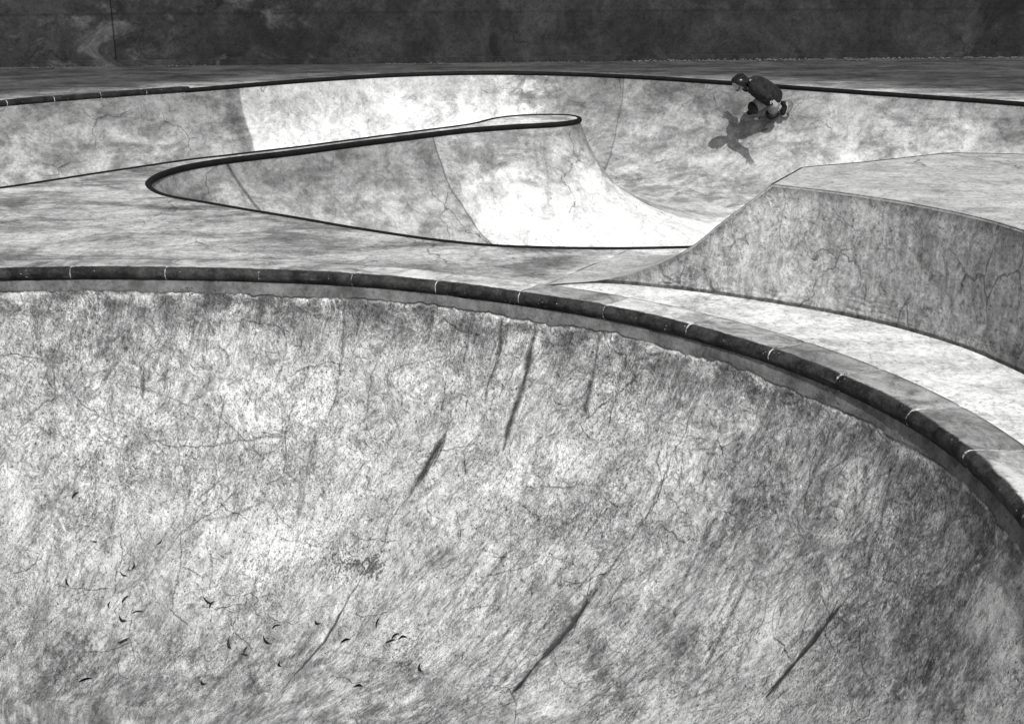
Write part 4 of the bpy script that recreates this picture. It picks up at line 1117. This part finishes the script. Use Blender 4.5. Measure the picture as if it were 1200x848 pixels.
    for el, sh, wr in ((elN, shN, wrN), (elF, shF, wrF)):
        a = unit(sh - el); b = unit(wr - el); fwd = unit(-(a + b))
        cloth('elbow_pad', [chain([el + a * .05 + fwd * .012, el + fwd * .02, el + b * .08 + fwd * .012], [.056, .062, .052], 'pad', 2)], M_pad)
    for w, e in ((wrN, elN), (wrF, elF)):
        d = unit(w - e); cloth('wrist_guard', [chain([w - d * .12, w - d * .04, w + d * .02, w + d * .06], [.042, .038, .040, .036], 'guard', 2)], M_pad)
    # shoes pointing across the board
    for an, ft in ((anF, ft_) for ft_, anF in ((ftF, anF), (ftR, anR))):
        toe = unit(by * -.35 - bx) if ft is ftF else unit(by * -1 + bx * -.25)
        z0 = .112 if ft is ftF else .116
        c = lambda x, z: bc + bx * np.dot(ft - bc, bx) + toe * x * .86 + bz * z
        sh = cloth('shoe', [skin_data('shoe', [c(-.055, z0 + .038), c(.03, z0 + .036), c(.10, z0 + .030), c(.155, z0 + .026), an + bz * .01], [(0, 1), (1, 2), (2, 3), (0, 4)], [.042, .044, .042, .032, .046], 0, 2)], M_shoe)
        cloth('shoe_sole', [chain([c(-.085, z0 + .006), c(-.03, z0 + .006), c(.06, z0 + .006), c(.13, z0 + .006), c(.175, z0 + .008)], [(.036, .010), (.040, .010), (.044, .010), (.040, .010), (.026, .010)], 'sole', 2)], M_sole)
    # helmet with vents, brim and straps
    bm = bmesh.new(); bmesh.ops.create_uvsphere(bm, u_segments=40, v_segments=28, radius=1)
    bmesh.ops.bisect_plane(bm, geom=bm.verts[:] + bm.edges[:] + bm.faces[:], plane_co=(0, 0, -.42), plane_no=(.42, 0, -1), clear_outer=True)
    for v in bm.verts:
        x, y, z = v.co; v.co = Vector(head + up * .022 + fw * (x * .114 - .004) + sd * y * .098 + up * z * .104)
    geo = bmesh.ops.solidify(bm, geom=bm.faces[:], thickness=.014)
    hl = cloth_bm = mesh_bm('helmet', bm, M_helm, body)
    def onh(x, y, z):
        v = unit([x, y, z]); return head + up * .022 + fw * (v[0] * .116 - .004) + sd * v[1] * .100 + up * v[2] * .106
    for (a, b) in (((.35, -.55, .75), (-.25, -.6, .75)), ((.35, .55, .75), (-.25, .6, .75)), ((.5, 0, .85), (-.3, 0, .95))):
        a = np.array(a); b = np.array(b); mesh = chain([onh(*(a * (1 - f) + b * f)) for f in (0, .33, .66, 1)], [.010, .013, .013, .010], 'vent', 1)
        o = mesh_bm('vent', joined([mesh]), M_pad, hl)
    q = [onh(-.55, s_, .62) for s_ in (-.45, -.62)]
    mesh_bm('logo_patch', joined([chain([onh(-.15, -.75, .62), onh(-.3, -.72, .62), onh(-.42, -.68, .60)], [.012, .016, .012], 'patch', 1)]), M_white, hl)
    for s_ in (-1, 1):
        mesh_bm('chin_strap', joined([chain([head + sd * s_ * .088 + fw * .02 - up * .02, head + sd * s_ * .078 + fw * .035 - up * .075, chin + fw * .035 - up * .012], [.008, .008, .008], 'strap', 1)]), M_pad, hl)
        bm = bmesh.new(); bmesh.ops.create_uvsphere(bm, u_segments=12, v_segments=8, radius=.012)
        bmesh.ops.translate(bm, verts=bm.verts, vec=Vector(head + fw * .078 + sd * s_ * .029 + up * .005)); mesh_bm('eye', bm, M_white, body)
    cloth('hair', [chain([head - fw * .075 - up * .02, head - fw * .082 - up * .055, head - fw * .07 - up * .085], [.045, .04, .028], 'hair', 2)], M_hair)
    return body
build_skater()

# ================================================================== LEAVES lying low in the near bowl
def leaf_mesh(L_, w, curl, bend, twig=False):
    bm = bmesh.new(); n = 10; rows = []
    for i in range(n + 1):
        t = i / n; x = (t - .5) * L_; ww = w * math.sin(math.pi * min(1, t * .96 + .02)) ** .8 + .0006
        y = bend * L_ * (1 - (2 * t - 1) ** 2); z = curl * L_ * (2 * t - 1) ** 2 + .003
        rows.append([bm.verts.new((x, y - ww, z + ww * .5)), bm.verts.new((x, y, z)), bm.verts.new((x, y + ww, z + ww * .5))])
    for a, b in zip(rows, rows[1:]):
        for k in range(2): bm.faces.new((a[k], a[k + 1], b[k + 1], b[k]))
    bmesh.ops.solidify(bm, geom=bm.faces[:], thickness=.0012)
    me = bpy.data.meshes.new('leaf'); bmesh.ops.recalc_face_normals(bm, faces=bm.faces); bm.to_mesh(me); bm.free()
    me.polygons.foreach_set('use_smooth', [True] * len(me.polygons)); return me
M_leaf = simple('dry_leaf', 0.022, 0.7, 0.2, 0.4, 60); M_leafp = simple('bleached_leaf', 0.55, 0.6, 0.3, 0.2, 60)
protos = [leaf_mesh(.075, .006, .18, .16), leaf_mesh(.06, .005, .10, .22), leaf_mesh(.045, .004, .2, -.12), leaf_mesh(.085, .0045, .12, .08)]
for m_ in protos: m_.materials.append(M_leaf)
LV = [(80, 682, 120, 0), (146, 673, 160, 0), (156, 664, 80, 2), (148, 703, 60, 0), (129, 709, 95, 1), (145, 725, 150, 1), (161, 718, 15, 1), (146, 754, 40, 0), (245, 704, 150, 0), (249, 709, 70, 1),
      (289, 763, 85, 1), (287, 768, 170, 2), (271, 756, 120, 0), (314, 751, 145, 0), (324, 735, 40, 1), (405, 752, 40, 0), (458, 752, 35, 3), (464, 746, 55, 1), (444, 730, 95, 1), (330, 778, 130, 1),
      (373, 728, 160, 1), (472, 749, 30, 1), (112, 634, 0, 2), (187, 635, 45, 2), (89, 581, 50, 0), (495, 783, 130, 1), (100, 798, 30, 0), (240, 800, 160, 1), (420, 806, 20, 1)]
first = None
from mathutils import Quaternion
def place_leaf(o, x, y, deg):
    p, nn, tu = surf1(x, y)
    z = Vector(nn); xx = Vector(tu); xx = (xx - z * xx.dot(z)).normalized()
    if xx.x < 0: xx = -xx
    yy = z.cross(xx)
    M = Matrix((xx, yy, z)).transposed().to_4x4(); M.translation = Vector(p) + z * .002
    o.matrix_world = M @ Matrix.Rotation(R(deg), 4, 'Z') @ Matrix.Diagonal((random.uniform(.7, 1.2), random.uniform(.8, 1.5), random.uniform(.6, 2.0), 1))
for i, (x, y, a, k) in enumerate(LV):
    if first is None: o = bpy.data.objects.new('leaf', protos[k]); first = o
    else: o = first.copy(); o.data = protos[k]
    COL.objects.link(o); place_leaf(o, x, y, a)
    tag(o, 'small dark curled dry leaf lying low on the near bowl wall', 'leaf', 'dark leaves in the near bowl')
for (x, y, a, L_, lab) in ((272, 714, 170, .08, 'bleached pale leaf lying flat among dark leaves low in the near bowl'), (545, 773, 80, .075, 'bleached pale leaf standing on end at the bottom of the near bowl')):
    m_ = leaf_mesh(L_, .007, .1, .1); m_.materials.append(M_leafp); o = bpy.data.objects.new('leaf', m_); COL.objects.link(o); place_leaf(o, x, y, a)
    tag(o, lab, 'leaf')
